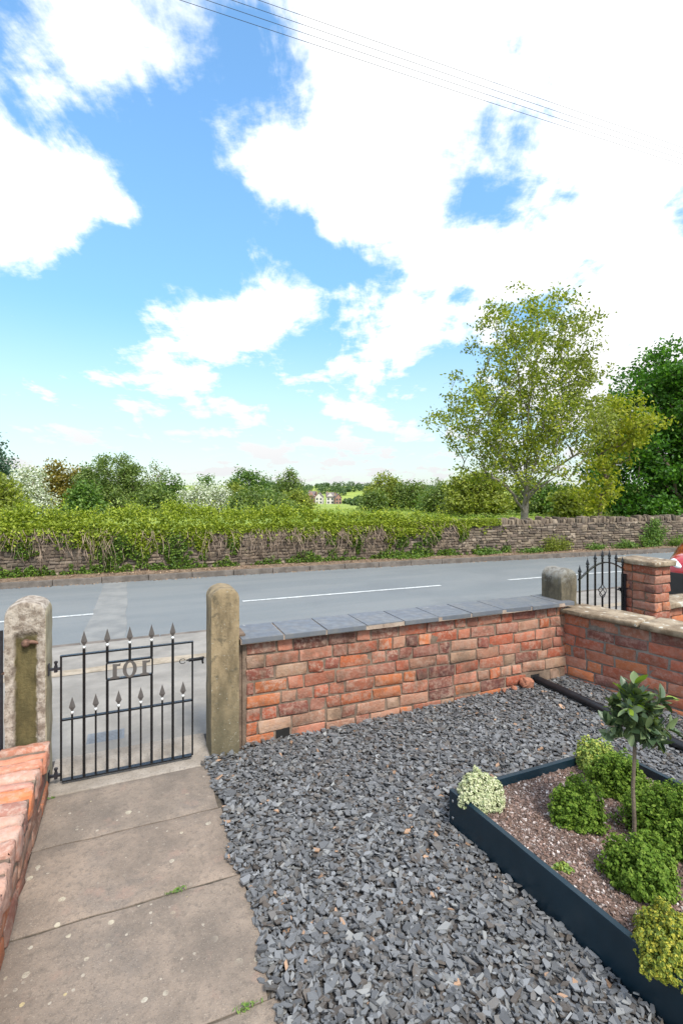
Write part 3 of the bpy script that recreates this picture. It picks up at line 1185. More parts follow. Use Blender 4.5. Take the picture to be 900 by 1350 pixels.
# ------------------------------------------------------------------ stone gateposts
def arch_post(label, t, n, w_, d_, H, mat, hollow=False, seed=0, z0=-.15):
    o0 = W(t, n)
    nx, nz = 24, 70
    r = w_ / 2
    vs, fs = [], []

    def pt(u, v):
        x = -r * math.cos(u * PI)
        x = max(-r, min(r, x))
        zt = H - r * .85 + math.sqrt(max(0, r * r - x * x)) * .85
        z = z0 + (zt - z0) * v
        return x, z
    for side in (0, 1):
        y = -d_ / 2 if side == 0 else d_ / 2
        for j in range(nz + 1):
            for i in range(nx + 1):
                x, z = pt(i / nx, j / nz)
                dy = mnoise.noise((x * 14, z * 9, seed + side * 5)) * .006 + mnoise.noise((x * 45, z * 45, seed + side * 5)) * .002
                if side == 0 and hollow:
                    a = abs(x + mnoise.noise((z * 12, 3, seed)) * .012)
                    q = max(0, min(1, (.056 - a) / .012)) * max(0, min(1, (.86 - z) / .02))
                    dy = dy * (1 - q) + q * .022 + (1 - q) * mnoise.noise((x * 60, z * 60, 7)) * .005
                if i in (0, nx) or j == nz:
                    dy = dy * .3 + (.006 if side == 0 else -.006)
                xx = x + mnoise.noise((z * 8, y * 9 + 3, seed + 2)) * .004 * (1 if abs(x) > r * .9 else .3)
                zz_ = z + (mnoise.noise((x * 20, y * 8, seed + 4)) * .005 if j == nz else 0)
                vs.append((xx, y + (dy if side == 0 else -dy), zz_))
    m = (nx + 1) * (nz + 1)
    for side in (0, 1):
        for j in range(nz):
            for i in range(nx):
                a = side * m + j * (nx + 1) + i
                f = (a, a + 1, a + nx + 2, a + nx + 1)
                fs.append(f if side == 0 else f[::-1])
    rim = [j * (nx + 1) for j in range(nz + 1)] + [nz * (nx + 1) + i for i in range(1, nx + 1)] + [j * (nx + 1) + nx for j in range(nz - 1, -1, -1)]
    # side skin in 4 steps, gently lumpy
    K = 5
    prev = rim
    for s_ in range(1, K + 1):
        if s_ == K:
            cur = [i + m for i in rim]
        else:
            cur = []
            for i in rim:
                a, b = Vector(vs[i]), Vector(vs[i + m])
                p = a.lerp(b, s_ / K)
                nrm = Vector((p.x, 0, max(0, p.z - (H - r)))).normalized() if abs(p.x) > .01 or p.z > H - r else Vector((0, 0, 0))
                p += nrm * (.005 + mnoise.noise((p.x * 15, p.y * 15, p.z * 12 + seed)) * .006)
                cur.append(len(vs))
                vs.append(tuple(p))
        for k_ in range(len(rim) - 1):
            fs.append((prev[k_], prev[k_ + 1], cur[k_ + 1], cur[k_]))
        prev = cur
    mb = MB()
    mb.add(vs, fs)
    o = mb.build('stone_gatepost', mat, smooth=True, autosmooth=True, loc=o0, rz=TH)
    props(o, label, 'gatepost')
    return o


pL = arch_post('pale flaking round-topped stone gatepost with an olive worn hollow, left of the 101 gate', -1.155, .045, .19, .20, 1.015, M['post_pale'], True, 3)
pM = arch_post('brown smooth round-topped stone gatepost between the 101 gate and the slab-topped wall', -.117, .045, .168, .205, 1.01, M['post_brown'], False, 8)
pR = arch_post('squat dark lichened round-topped stone gatepost where the two garden walls meet', 2.755, .125, .175, .21, .945, M['post_dark'], False, 15)
# smear of mortar joining the brown post to the wall
mb = MB()
mb.box(-.034, .02, -.1, .021, .18, .70)
mb.build('mortar_fillet', M['mortar'], fw)
# rusty gate pin let into the hollow of the pale post
pin = thing('gate_pin', 'rusty iron pin leaded into the hollow of the pale stone post', 'iron pin', W(-1.135, -.045, .80), TH)
mb = MB()
mb.lathe([(.006, 0), (.019, .004), (.021, .03), (.017, .042), (.005, .046)], 10, c=(-.02, 0, 0), axis='y')
for i, v in enumerate(mb.v):
    mb.v[i] = (v[0], -v[1] + .022, v[2])
mb.build('pin_head', M['rust'], pin, smooth=True)
mb = MB()
mb.tube([(-.02, -.006, .004), (.01, -.012, .006), (.035, -.004, -.004), (.045, .012, -.006)], [.012, .010, .008, .008], 8)
mb.build('pin_arm', M['rust'], pin, smooth=True)

# ------------------------------------------------------------------ the 101 gate
TG0, TG1, NG = -1.0, -.30, -.015
GW = TG1 - TG0
gate = thing('iron_gate', 'low black iron gate with grey spearheads and the number 101, between two stone posts', 'gate', W(TG0, NG), TH)
ZB, ZM, ZT = .022, .352, .700


def bar_mesh(x0, x1, z0, z1, d=.010):
    mb = MB()
    mb.box(x0, -d / 2, z0, x1, d / 2, z1)
    return mb


mb = MB()
mb.box(0, -.006, ZB, .010, .006, ZT)
mb.build('frame_stile', M['iron'], gate, bevel=.0015)
mb = MB()
mb.box(GW - .010, -.006, ZB, GW, .006, ZT)
mb.build('frame_stile', M['iron'], gate, bevel=.0015)
for zr, dd, nm in ((ZB, .016, 'bottom_rail'), (ZM, .012, 'middle_rail'), (ZT, .012, 'top_rail')):
    mb = MB()
    mb.box(.0102 if nm != 'top_rail' else 0, -dd, zr - .004, GW - (.0102 if nm != 'top_rail' else 0), dd, zr + .004)
    mb.build(nm, M['iron'], gate, bevel=.0015)


def spear_mesh(h=.085, wd=.0165):
    mb = MB()
    # collar ball is separate; the blade is a flat four-sided leaf with a ridge
    prof = [(0.0, .004), (.12, .007), (.30, 1.0 * wd), (.55, .68 * wd), (.80, .30 * wd), (1.0, .0006)]
    vs, fs = [], []
    for (u, r) in prof:
        z = u * h
        vs += [(r, 0, z), (0, -r * .38, z), (-r, 0, z), (0, r * .38, z)]
    for i in range(len(prof) - 1):
        for k_ in range(4):
            a, b = i * 4 + k_, i * 4 + (k_ + 1) % 4
            fs.append((a, b, b + 4, a + 4))
    fs.append((3, 2, 1, 0))
    n = (len(prof) - 1) * 4
    fs.append((n, n + 1, n + 2, n + 3))
    mb.add(vs, fs)
    return mb


def collar_mesh():
    mb = MB()
    mb.lathe([(.004, -.008), (.0085, -.005), (.0105, 0), (.0085, .006), (.004, .009)], 12)
    return mb


tall, short = None, None
for k_ in range(1, 6):
    x = GW * k_ / 6
    if tall is None:
        tall = bar_mesh(-.0072, .0072, ZB + .004, ZT + .028, .014).build('tall_bar', M['iron'], gate, bevel=.001)
        sp = spear_mesh().build('spearhead', M['pewter'], tall)
        sp.location = (0, 0, ZT + .042)
        cl = collar_mesh().build('collar', M['silver'], tall, smooth=True)
        cl.location = (0, 0, ZT + .036)
        b = tall
    else:
        b = copy_tree(tall, gate)
    if k_ == 2:
        # these three stop at the number frame
        mb = bar_mesh(-.0072, .0072, ZB + .004, .5352, .014)
        mb.box(-.0072, -.007, .6398, .0072, .007, ZT + .028)
        tmp = mb.build('tall_bar_mesh', M['iron'], gate, bevel=.001)
        cut_me = tmp.data
        bpy.data.objects.remove(tmp)
    if k_ in (2, 3, 4):
        b.data = cut_me
    b.location = (x, 0, 0)
for k_ in range(6):
    x = GW * (2 * k_ + 1) / 12
    if short is None:
        short = bar_mesh(-.005, .005, ZB + .004, ZM + .026, .010).build('short_bar', M['iron'], gate, bevel=.001)
        sp = spear_mesh(.080).build('spearhead', M['pewter'], short)
        sp.location = (0, 0, ZM + .038)
        cl = collar_mesh().build('collar', M['silver'], short, smooth=True)
        cl.location = (0, 0, ZM + .032)
        b = short
    else:
        b = copy_tree(short, gate)
    b.location = (x, 0, 0)
# number plaque: rounded ring of flat bar with pierced numerals (read from the street side)
plq = bpy.data.objects.new('number_frame', None)
px0, px1, pz0, pz1 = GW / 3 - .008, GW * 2 / 3 + .008, .535, .640
mb = MB()
pts = []
rr = .014
for (cx_, cz_, a0) in ((px1 - rr, pz1 - rr, 0), (px0 + rr, pz1 - rr, 90), (px0 + rr, pz0 + rr, 180), (px1 - rr, pz0 + rr, 270)):
    for a in range(0, 91, 18):
        pts.append((cx_ + rr * math.cos(R(a0 + a)), cz_ + rr * math.sin(R(a0 + a))))
inner = []
cxm, czm = (px0 + px1) / 2, (pz0 + pz1) / 2
for (cx_, cz_, a0) in ((px1 - rr, pz1 - rr, 0), (px0 + rr, pz1 - rr, 90), (px0 + rr, pz0 + rr, 180), (px1 - rr, pz0 + rr, 270)):
    for a in range(0, 91, 18):
        inner.append((cx_ + (rr - .0085) * math.cos(R(a0 + a)), cz_ + (rr - .0085) * math.sin(R(a0 + a))))


def ring_prism(mb, outer, inn, y0, y1):
    n = len(outer)
    vs = [(x, y0, z) for x, z in outer] + [(x, y0, z) for x, z in inn] + [(x, y1, z) for x, z in outer] + [(x, y1, z) for x, z in inn]
    fs = []
    for i in range(n):
        j = (i + 1) % n
        fs += [(i, j, n + j, n + i), (2 * n + i, 3 * n + i, 3 * n + j, 2 * n + j), (i, 2 * n + i, 2 * n + j, j), (n + i, n + j, 3 * n + j, 3 * n + i)]
    mb.add(vs, fs)


ring_prism(mb, pts, inner, -.011, .011)
plq = mb.build('number_frame', M['iron'], gate)
DG0, DG1 = -.0125, -.0075          # numerals stand just proud of the bars
# digit one, seen from behind: the flag points right
for cx_ in (cxm - .078, cxm + .078):
    s_ = .080
    zb = pz0 + .008
    one = [(-.026, 0), (.026, 0), (.026, .008), (.0115, .012), (.0115, .069), (.031, .069), (.032, .085), (.022, .079), (-.0115, .083), (-.0115, .012), (-.026, .008)]
    mb = MB()
    mb.prism([(cx_ + a * .95, zb + b) for a, b in one], DG0, DG1)
    mb.build('digit_one', M['pewter'], plq)
mb = MB()
oo, ii = [], []
for k_ in range(40):
    a = 2 * PI * k_ / 40
    oo.append((cxm + .037 * math.cos(a), czm + .0475 * math.sin(a)))
    ii.append((cxm + .017 * math.cos(a), czm + .038 * math.sin(a)))
ring_prism(mb, oo, ii, DG0 - .002, DG1)
mb.build('digit_zero', M['pewter'], plq)
# hinges on the pale post
for hz_ in (.635, .055):
    mb = MB()
    mb.box(-.052, -.008, hz_ - .006, .000, .008, hz_ + .006)
    mb.lathe([(.009, -.018), (.009, .018)], 10, c=(-.020, 0, hz_))
    mb.lathe([(.006, .018), (.007, .030), (.010, .032), (.010, .040), (.003, .044)], 8, c=(-.020, 0, hz_))
    mb.box(-.056, -.016, hz_ - .03, -.049, .016, hz_ + .03)
    mb.build('hinge', M['iron_dull'], gate, bevel=.001)
# latch on the brown post side
mb = MB()
mb.box(GW - .028, -.018, .588, GW + .052, -.010, .606)
mb.tube([(GW - .04, -.014, .597), (GW + .06, -.014, .604)], .0055, 8)
mb.tube([(GW + .052, -.03, .575), (GW + .052, -.008, .580), (GW + .06, .004, .60)], .006, 8)
lt = mb.build('latch', M['iron'], gate)
mb = MB()
cpts = []
for k_ in range(15):
    a = R(25 + k_ * 22)
    cpts.append((GW - .062 + .017 * math.cos(a), -.014, .595 + .014 * math.sin(a)))
mb.tube(cpts, .0022, 6)
mb.build('latch_ring', M['iron'], lt, smooth=True)

# ------------------------------------------------------------------ neighbour's gate to the left
g2 = thing('iron_gate', 'edge of a dark iron gate hung on the left side of the pale flaking post', 'gate', W(-1.279, .03), TH)
mb = MB()
mb.box(-.95, -.006, .02, .0, .006, .034)
mb.build('rail', M['iron_dull'], g2, bevel=.001)
mb = MB()
mb.box(-.95, -.006, .62, .0, .006, .634)
mb.build('rail', M['iron_dull'], g2, bevel=.001)
for k_ in range(8):
    mb = MB()
    mb.box(-.007 - k_ * .133, -.007, .035, .007 - k_ * .133, .007, .75 if k_ else .86)
    mb.build('bar', M['iron_dull'], g2, bevel=.001)
mb = MB()
mb.tube([(.0, 0, .63), (.03, 0, .632), (.048, -.01, .632)], .008, 8)
mb.lathe([(.006, -.02), (.014, -.012), (.014, .012), (.006, .02)], 8, c=(.036, -.006, .632))
mb.build('hinge', M['rust'], g2, smooth=True)

# ------------------------------------------------------------------ left brick wall beside the path
lw = thing('brick_wall', 'knee-high brick wall capped with pinkish bricks laid on edge, along the left side of the path', 'wall', W(-1.045, -.075), TH)
# local x runs along road (wall body at x<0), local y = n; the wall comes towards the viewer (y<0)
st = Stones(6, 4, 5)
LL = 3.1
for r_ in range(2):
    y = -rnd.uniform(0, .1)
    z = -.01 + r_ * .085 + .0425
    while y > -LL:
        l = .225 if rnd.random() > .4 else .108
        l *= rnd.uniform(.94, 1.05)
        st.add((-.052 + rnd.uniform(-.004, .003), y - l / 2, z), (.10, l - .012, .073), r=.009, jit=.0018, warp=.003)
        st.add((-.255 + rnd.uniform(-.004, .003), y - l / 2, z), (.10, l - .012, .073), r=.009, jit=.0018, warp=.003)
        y -= l
st.build('bricks', M['brick'], lw)
mb = MB()
mb.box(-.300, -LL, -.1, -.010, .0, .235)
mb.build('mortar', M['mortar'], lw)
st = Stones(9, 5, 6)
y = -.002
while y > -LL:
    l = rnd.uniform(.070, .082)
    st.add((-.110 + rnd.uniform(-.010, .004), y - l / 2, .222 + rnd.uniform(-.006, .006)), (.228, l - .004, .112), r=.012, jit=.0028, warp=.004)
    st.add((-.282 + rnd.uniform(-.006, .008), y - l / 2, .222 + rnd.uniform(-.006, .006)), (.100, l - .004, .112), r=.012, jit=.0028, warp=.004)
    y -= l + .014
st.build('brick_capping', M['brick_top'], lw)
mb = MB()
mb.box(-.325, -LL, .236, -.006, -.004, .262)
mb.build('capping_mortar', M['mortar'], lw)

# ------------------------------------------------------------------ neighbour's arched gate and brick pier on the right
HG = W(3.765, .30)
FG = W(2.875, .03)
dv = FG - HG
g3 = thing('iron_gate', 'arched black iron gate with a twisted basket bar, standing ajar beside the square brick pier', 'gate', HG, math.atan2(dv.y, dv.x))
GL = dv.length
nb = 7


def arch_z(x):
    return .845 + .105 * math.sin(PI * max(0, min(1, x / GL)))


for k_ in range(nb):
    x = .02 + (GL - .04) * k_ / (nb - 1)
    zt = arch_z(x) + .035
    mb = MB()
    if k_ == 3:
        mb.box(x - .0065, -.0065, .12, x + .0065, .0065, .63)
        mb.box(x - .0065, -.0065, .75, x + .0065, .0065, zt)
    else:
        mb.box(x - .0065, -.0065, .12, x + .0065, .0065, zt)
    bar = mb.build('gate_bar', M['iron'], g3)
    mb = MB()
    mb.lathe([(.006, zt - .004), (.013, zt + .002), (.013, zt + .009), (.007, zt + .014), (.016, zt + .028), (.013, zt + .036), (.006, zt + .060), (.001, zt + .085)], 10, c=(x, 0, 0))
    mb.build('finial', M['iron'], bar, smooth=True)
    if k_ == 3:
        mb = MB()
        for q in range(4):
            pp = []
            for s_ in range(13):
                u = s_ / 12
                a = q * PI / 2 + u * PI
                rr = .030 * math.sin(PI * u) + .003
                pp.append((x + rr * math.cos(a), rr * math.sin(a), .63 + .12 * u))
            mb.tube(pp, .004, 6)
        mb.build('basket_twist', M['iron'], bar, smooth=True)
mb = MB()
pp = [(GL * k_ / 24, 0, arch_z(GL * k_ / 24)) for k_ in range(25)]
for i in range(24):
    a, b = pp[i], pp[i + 1]
    mb.add([(a[0], -.009, a[2] - .005), (b[0], -.009, b[2] - .005), (b[0], .009, b[2] - .005), (a[0], .009, a[2] - .005),
            (a[0], -.009, a[2] + .005), (b[0], -.009, b[2] + .005), (b[0], .009, b[2] + .005), (a[0], .009, a[2] + .005)],
           [(0, 3, 2, 1), (4, 5, 6, 7), (0, 1, 5, 4), (2, 3, 7, 6)] + ([(3, 0, 4, 7)] if i == 0 else []) + ([(1, 2, 6, 5)] if i == 23 else []))
mb.build('arched_rail', M['iron'], g3)
mb = MB()
mb.box(.0, -.008, .10, GL, .008, .118)
mb.build('rail', M['iron'], g3)
mb = MB()
mb.box(.0, -.008, .40, GL, .008, .415)
mb.build('rail', M['iron'], g3)
mb = MB()
mb.box(-.028, -.02, .05, .004, .02, .80)
mb.build('hinge_post', M['iron_dull'], g3, bevel=.002)
mb = MB()
mb.lathe([(.018, .60), (.022, .61), (.022, .66), (.018, .67)], 12, c=(-.045, -.02, 0))
mb.tube([(-.03, -.025, .635), (.02, -.03, .66), (.05, -.03, .645)], .008, 8)
mb.box(-.055, -.03, .63, .02, -.018, .645)
mb.build('latch', M['iron_dull'], g3, bevel=.001)

pr = thing('brick_pier', 'square red brick pier with a flat stone cap, right of the arched black gate', 'pier', W(3.79, 0), TH)
PWx, PDy = .215, .335
st = Stones()
for r_ in range(12):
    z = -.11 + r_ * .085 + .0425
    odd = r_ % 2
    xs = [(0, .105), (.11, .215)] if odd else [(0, .215)]
    for a, b in xs:
        for yy in (.05, PDy - .05):
            st.add(((a + b) / 2, yy, z), (b - a - .004, .10, .074), r=.006, jit=.0016, warp=.003)
    ys = [(.0, .225), (.233, PDy)] if odd else [(.105, .23)]
    for a, b in ys:
        for xx in (.05, PWx - .05):
            st.add((xx, (a + b) / 2, z), (.10, b - a - .008, .074), r=.006, jit=.0016, warp=.003)
st.build('bricks', M['brick_red'], pr)
mb = MB()
mb.box(.010, .010, -.15, PWx - .010, PDy - .010, .905)
mb.build('mortar', M['mortar'], pr)
st = Stones(8, 8, 4)
st.add((PWx / 2, PDy / 2, .932), (PWx + .075, PDy + .075, .042), r=.010, jit=.0025, warp=.003)
st.build('stone_cap', M['coping'], pr)

nw = thing('brick_wall', 'low brick wall with a pale stone coping continuing right of the square pier', 'wall', W(3.79 + PWx + .005, .06), TH)
st = Stones()
brick_face(st, 2.6, -.11, 7, .086, 0, .1)
brick_face(st, 2.6, -.11, 7, .086, .22, .1, flip=-1)
st.build('bricks', M['brick_red'], nw)
mb = MB()
mb.box(0, .011, -.15, 2.6, .209, .492)
mb.build('mortar', M['mortar'], nw)
for k_ in range(4):
    st = Stones(9, 6, 4)
    st.add((.325 + k_ * .65, .11, .517), (.642, .30, .048), r=.010, jit=.0022, warp=.003)
    st.build('coping_stone', M['coping'], nw)

# ------------------------------------------------------------------ slate gravel
A = Vector((.516, 2.40, 0))
Bp = Vector((1.035, 1.375, 0))
Cc = Vector((1.49, 2.81, 0))
Dd = Bp + (Cc - A)


def in_quad(x, y, pts, grow=0.0):
    ok = np.ones_like(x, bool)
    c = sum((p for p in pts), Vector((0, 0, 0))) / len(pts)
    for i in range(len(pts)):
        a, b = pts[i], pts[(i + 1) % len(pts)]
        ex, ey = b.x - a.x, b.y - a.y
        L = math.hypot(ex, ey)
        s_ = ((x - a.x) * ey - (y - a.y) * ex) / L
        sc = ((c.x - a.x) * ey - (c.y - a.y) * ex) / L
        sg = 1 if sc > 0 else -1
        ok &= (s_ * sg > -grow)
    return ok


def gz(x, y):
    """surface of the raked chippings: slightly heaped towards the far corner"""
    t = (x - F0.x) * RD.x + (y - F0.y) * RD.y
    n = (x - F0.x) * ND.x + (y - F0.y) * ND.y
    return .010 + .045 * np.clip((t - .8) / 1.9, 0, 1) * np.clip((n + 1.4) / 1.2, 0, 1) + .012 * np.sin(t * 3.1 + 1) * np.sin(n * 2.7)


def chips_np(xy, z, size, thick, tilt, tmpl_n=6):
    n = len(xy)
    ang = (np.arange(tmpl_n) / tmpl_n * 2 * PI)[None, :] + rng.uniform(-.55, .55, (n, tmpl_n)) + rng.uniform(0, 6.28, (n, 1))
    rad = size[:, None] * .5 * rng.uniform(.55, 1.35, (n, tmpl_n))
    asp = rng.uniform(.34, .85, (n, 1))
    X = np.cos(ang) * rad
    Y = np.sin(ang) * rad * asp
    top = np.stack([X * .995, Y * .995, np.broadcast_to(thick[:, None], X.shape)], 2)
    bot = np.stack([X, Y, -np.broadcast_to(thick[:, None], X.shape)], 2)
    P = np.concatenate([top, bot], 1)
    # rotation: spin then tilt about a random horizontal axis
    sp_ = rng.uniform(0, 6.28, n)
    tl = np.abs(rng.normal(0, tilt, n))
    ax = rng.uniform(0, 6.28, n)
    u = np.stack([np.cos(ax), np.sin(ax), np.zeros(n)], 1)
    c, s = np.cos(sp_)[:, None], np.sin(sp_)[:, None]
    P = np.stack([P[:, :, 0] * c - P[:, :, 1] * s, P[:, :, 0] * s + P[:, :, 1] * c, P[:, :, 2]], 2)
    ct, s_t = np.cos(tl)[:, None, None], np.sin(tl)[:, None, None]
    U = np.broadcast_to(u[:, None, :], P.shape)
    P = P * ct + np.cross(U, P) * s_t + U * (np.sum(P * U, 2, keepdims=True)) * (1 - ct)
    P += np.concatenate([xy, z[:, None]], 1)[:, None, :]
    V = P.reshape(-1, 3)
    m = tmpl_n
    base = (np.arange(n) * 2 * m)[:, None]
    qt = base + np.arange(m)[None, :]
    side = []
    for k_ in range(m):
        j = (k_ + 1) % m
        side.append(np.concatenate([base + k_ + m, base + j + m, base + j, base + k_], 1))
    return V, [qt, np.concatenate(side, 0)]


NC = 125000
xs = rng.uniform(-.95, 3.6, NC)
ys = rng.uniform(.75, 4.4, NC)
t_ = (xs - F0.x) * RD.x + (ys - F0.y) * RD.y
n_ = (xs - F0.x) * ND.x + (ys - F0.y) * ND.y
edge = -.232 + .018 * np.sin(n_ * 9) + .012 * np.sin(n_ * 23 + 1)
keep = (t_ > edge - .0) & (n_ < -.004) & (n_ > -3.0)
# inside the side wall
dx, dy = xs - cor.x, ys - cor.y
sidev = dx * (-SD.y) + dy * SD.x        # distance outwards from the side wall's inner face
keep &= (sidev < -.005)
keep &= ~in_quad(xs, ys, [A, Bp, Dd, Cc], .004)
keep &= ~((t_ < -.018) & (n_ > -.065))
xs, ys = xs[keep], ys[keep]
size = rng.gamma(5, .0046, len(xs)) + .006
size = np.clip(size, .012, .056)
thick = size * rng.uniform(.035, .085, len(xs))
zc_ = gz(xs, ys) + rng.uniform(-.012, .016, len(xs))
V, Q = chips_np(np.stack([xs, ys], 1), zc_, size, thick, .36, 5)
o = np_mesh('slate_chippings', V, Q, M['slate'])
props(o, 'loose blue grey slate chippings covering the garden floor', 'gravel', kind='stuff')
# bed of small fragments below so no flat soil shows
gx, gy = np.meshgrid(np.linspace(-1.0, 4.0, 90), np.linspace(.6, 4.6, 80))
tt_ = (gx - F0.x) * RD.x + (gy - F0.y) * RD.y
nn_ = (gx - F0.x) * ND.x + (gy - F0.y) * ND.y
gzv = gz(gx, gy) - .012
m_in = (tt_ > -.19) & (nn_ < .0)
V = np.stack([gx.ravel(), gy.ravel(), gzv.ravel()], 1)
Q = []
ok = m_in
for j in range(79):
    for i in range(89):
        if ok[j, i] and ok[j, i + 1] and ok[j + 1, i] and ok[j + 1, i + 1]:
            a = j * 90 + i
            Q.append((a, a + 1, a + 91, a + 90))
used = sorted(set(v for q in Q for v in q))
rm = {v: i for i, v in enumerate(used)}
o = np_mesh('gravel_bed', V[used], np.array([[rm[v] for v in q] for q in Q]), M['soil'])
props(o, kind='structure')

# ------------------------------------------------------------------ broken bricks by the drain hole
def lump(name, label, x, y, z, sx, sy, sz, seed, mat, rot, cat, grp=None):
    bm = bmesh.new()
    bmesh.ops.create_icosphere(bm, subdivisions=3, radius=1)
    for v in bm.verts:
        d = v.co.normalized()
        m_ = max(abs(d.x), abs(d.y), abs(d.z))
        q = d / m_ ** .75
        q *= 1 + .16 * mnoise.noise(d * 1.7 + Vector((seed, 0, 0))) + .05 * mnoise.noise(d * 5 + Vector((seed, 0, 0)))
        v.co = Vector((q.x * sx, q.y * sy, q.z * sz))
    me = bpy.data.meshes.new(name)
    bm.to_mesh(me)
    bm.free()
    me.materials.append(mat)
    o = bpy.data.objects.new(name, me)
    link(o)
    o.location = (x, y, z)
    o.rotation_euler = rot
    return props(o, label, cat, grp)


lump('brick_fragment', 'largest broken orange brick piece leaning at the wall foot beside the drain pipe', 1.465, 3.955, .088, .052, .035, .036, 2, M['terracotta'], (.3, .2, .5), 'rubble')
lump('brick_fragment', 'small crumbled orange brick piece just left of the largest broken brick', 1.345, 3.905, .068, .020, .016, .013, 5, M['terracotta'], (.1, .3, .2), 'rubble')
lump('brick_fragment', 'tiny pinkish brick crumb farthest left of the three by the wall foot', 1.255, 3.865, .066, .014, .012, .010, 9, M['terracotta'], (.4, .1, 1.2), 'rubble')

# ------------------------------------------------------------------ black drain pipe
pp = []
p0, p1 = W(2.37, .02), Vector((2.62, 1.9, 0))
dd_ = (p1 - p0)
for k_ in range(19):
    u = k_ / 18
    p = p0 + dd_ * u
    z = .088 - .030 * min(1, u * 3)
    z += .004 * math.sin(u * 9)
    pp.append((p.x + .010 * math.sin(u * 6), p.y, z))
mb = MB()
mb.tube(pp, .0275, 18)
o = mb.build('drain_pipe', M['pipe'], smooth=True, autosmooth=True)
props(o, 'black plastic drain pipe lying on the slate from the wall hole towards the right', 'pipe')

# ------------------------------------------------------------------ planter
pt = thing('planter_bed', 'raised flower bed framed in dark teal painted boards on the slate chippings', 'planter', (A.x, A.y, 0), math.atan2(Cc.y - A.y, Cc.x - A.x))
LB = (Cc - A).length
fdir = (Bp - A)
ca, sa = math.cos(-pt.rotation_euler.z), math.sin(-pt.rotation_euler.z)


def to_loc(v):
    d = Vector(v) - A
    return Vector((d.x * ca - d.y * sa, d.x * sa + d.y * ca, v[2] if len(v) > 2 else 0))


def plank(p, q, z0, z1, th, inward):
    """upright board from p to q (local), thickness to the inward side"""
    d = (q - p).normalized()
    nrm = Vector((-d.y, d.x, 0)) * inward
    mb = MB()
    a, b, c, e = p, q, q + nrm * th, p + nrm * th
    vs = [(v.x, v.y, z0) for v in (a, b, c, e)] + [(v.x, v.y, z1) for v in (a, b, c, e)]
    mb.add(vs, [(0, 3, 2, 1), (4, 5, 6, 7), (0, 1, 5, 4), (1, 2, 6, 5), (2, 3, 7, 6), (3, 0, 4, 7)])
    return mb


lA, lB, lC, lD = to_loc(A), to_loc(Bp), to_loc(Cc), to_loc(Dd)
zt_ = .172
u_ = (lB - lA).normalized()
plank(lA, lB, -.01, zt_, .024, 1).build('front_board', M['teal'], pt, bevel=.003)
plank(lA + Vector((.026, 0, 0)), lC, -.01, zt_ - .004, .024, -1).build('back_board', M['teal'], pt, bevel=.003)
plank(lC - u_ * -.026, lD, -.01, zt_ - .002, .024, -1).build('right_board', M['teal'], pt, bevel=.003)
plank(lB + Vector((.026, 0, 0)), lD - Vector((.026, 0, 0)), -.01, zt_ - .003, .024, 1).build('near_board', M['teal'], pt, bevel=.003)
# screws at both ends of the front board
out = Vector((u_.y, -u_.x, 0))
if out.dot(lC - lA) > 0:
    out = -out
for (u0, zz_) in ((.028, .13), (.028, .05), ((lB - lA).length - .045, .125), ((lB - lA).length - .045, .05)):
    p = lA + u_ * u0
    mb = MB()
    mb.lathe([(.0072, 0), (.0072, .0015), (.004, .003)], 12)
    o = mb.build('screw', M['zinc'], pt, smooth=True)
    o.location = (p.x + out.x * .0005, p.y + out.y * .0005, zz_)
    o.rotation_euler = Vector((out.x, out.y, 0)).to_track_quat('Z', 'Y').to_euler()
# soil surface
N1, N2 = 60, 60
V, Q = [], []
i0, i1 = lA + (lC - lA) * .022 + (lB - lA) * .02, None


def bed_pt(u, v, inset=.022):
    u = inset + (1 - 2 * inset) * u
    v = inset + (1 - 2 * inset) * v
    return lA + (lC - lA) * u + (lB - lA) * v


def bed_z(p):
    return .128 + .010 * mnoise.noise((p.x * 5, p.y * 5, 1)) + .004 * mnoise.noise((p.x * 25, p.y * 25, 4))


for i in range(N1 + 1):
    for j in range(N2 + 1):
        p = bed_pt(i / N1, j / N2)
        V.append((p.x, p.y, bed_z(p)))
for i in range(N1):
    for j in range(N2):
        a = i * (N2 + 1) + j
        Q.append((a, a + 1, a + N2 + 2, a + N2 + 1))
np_mesh('mulch', np.array(V), np.array(Q), M['mulch_base'], pt, smooth=True)
NM = 26000
uu, vv = rng.random(NM), rng.random(NM)
P = np.array([tuple(bed_pt(a, b)) for a, b in zip(uu, vv)])
Z = np.array([bed_z(Vector(p)) for p in P]) + rng.uniform(-.001, .004, NM)
sz = np.clip(rng.gamma(4, .0022, NM), .003, .02)
V, Q = chips_np(P[:, :2], Z, sz, sz * rng.uniform(.12, .3, NM), .5, 5)
o = np_mesh('mulch_chips', V, Q, M['mulch'], pt)
props(o, kind='stuff')


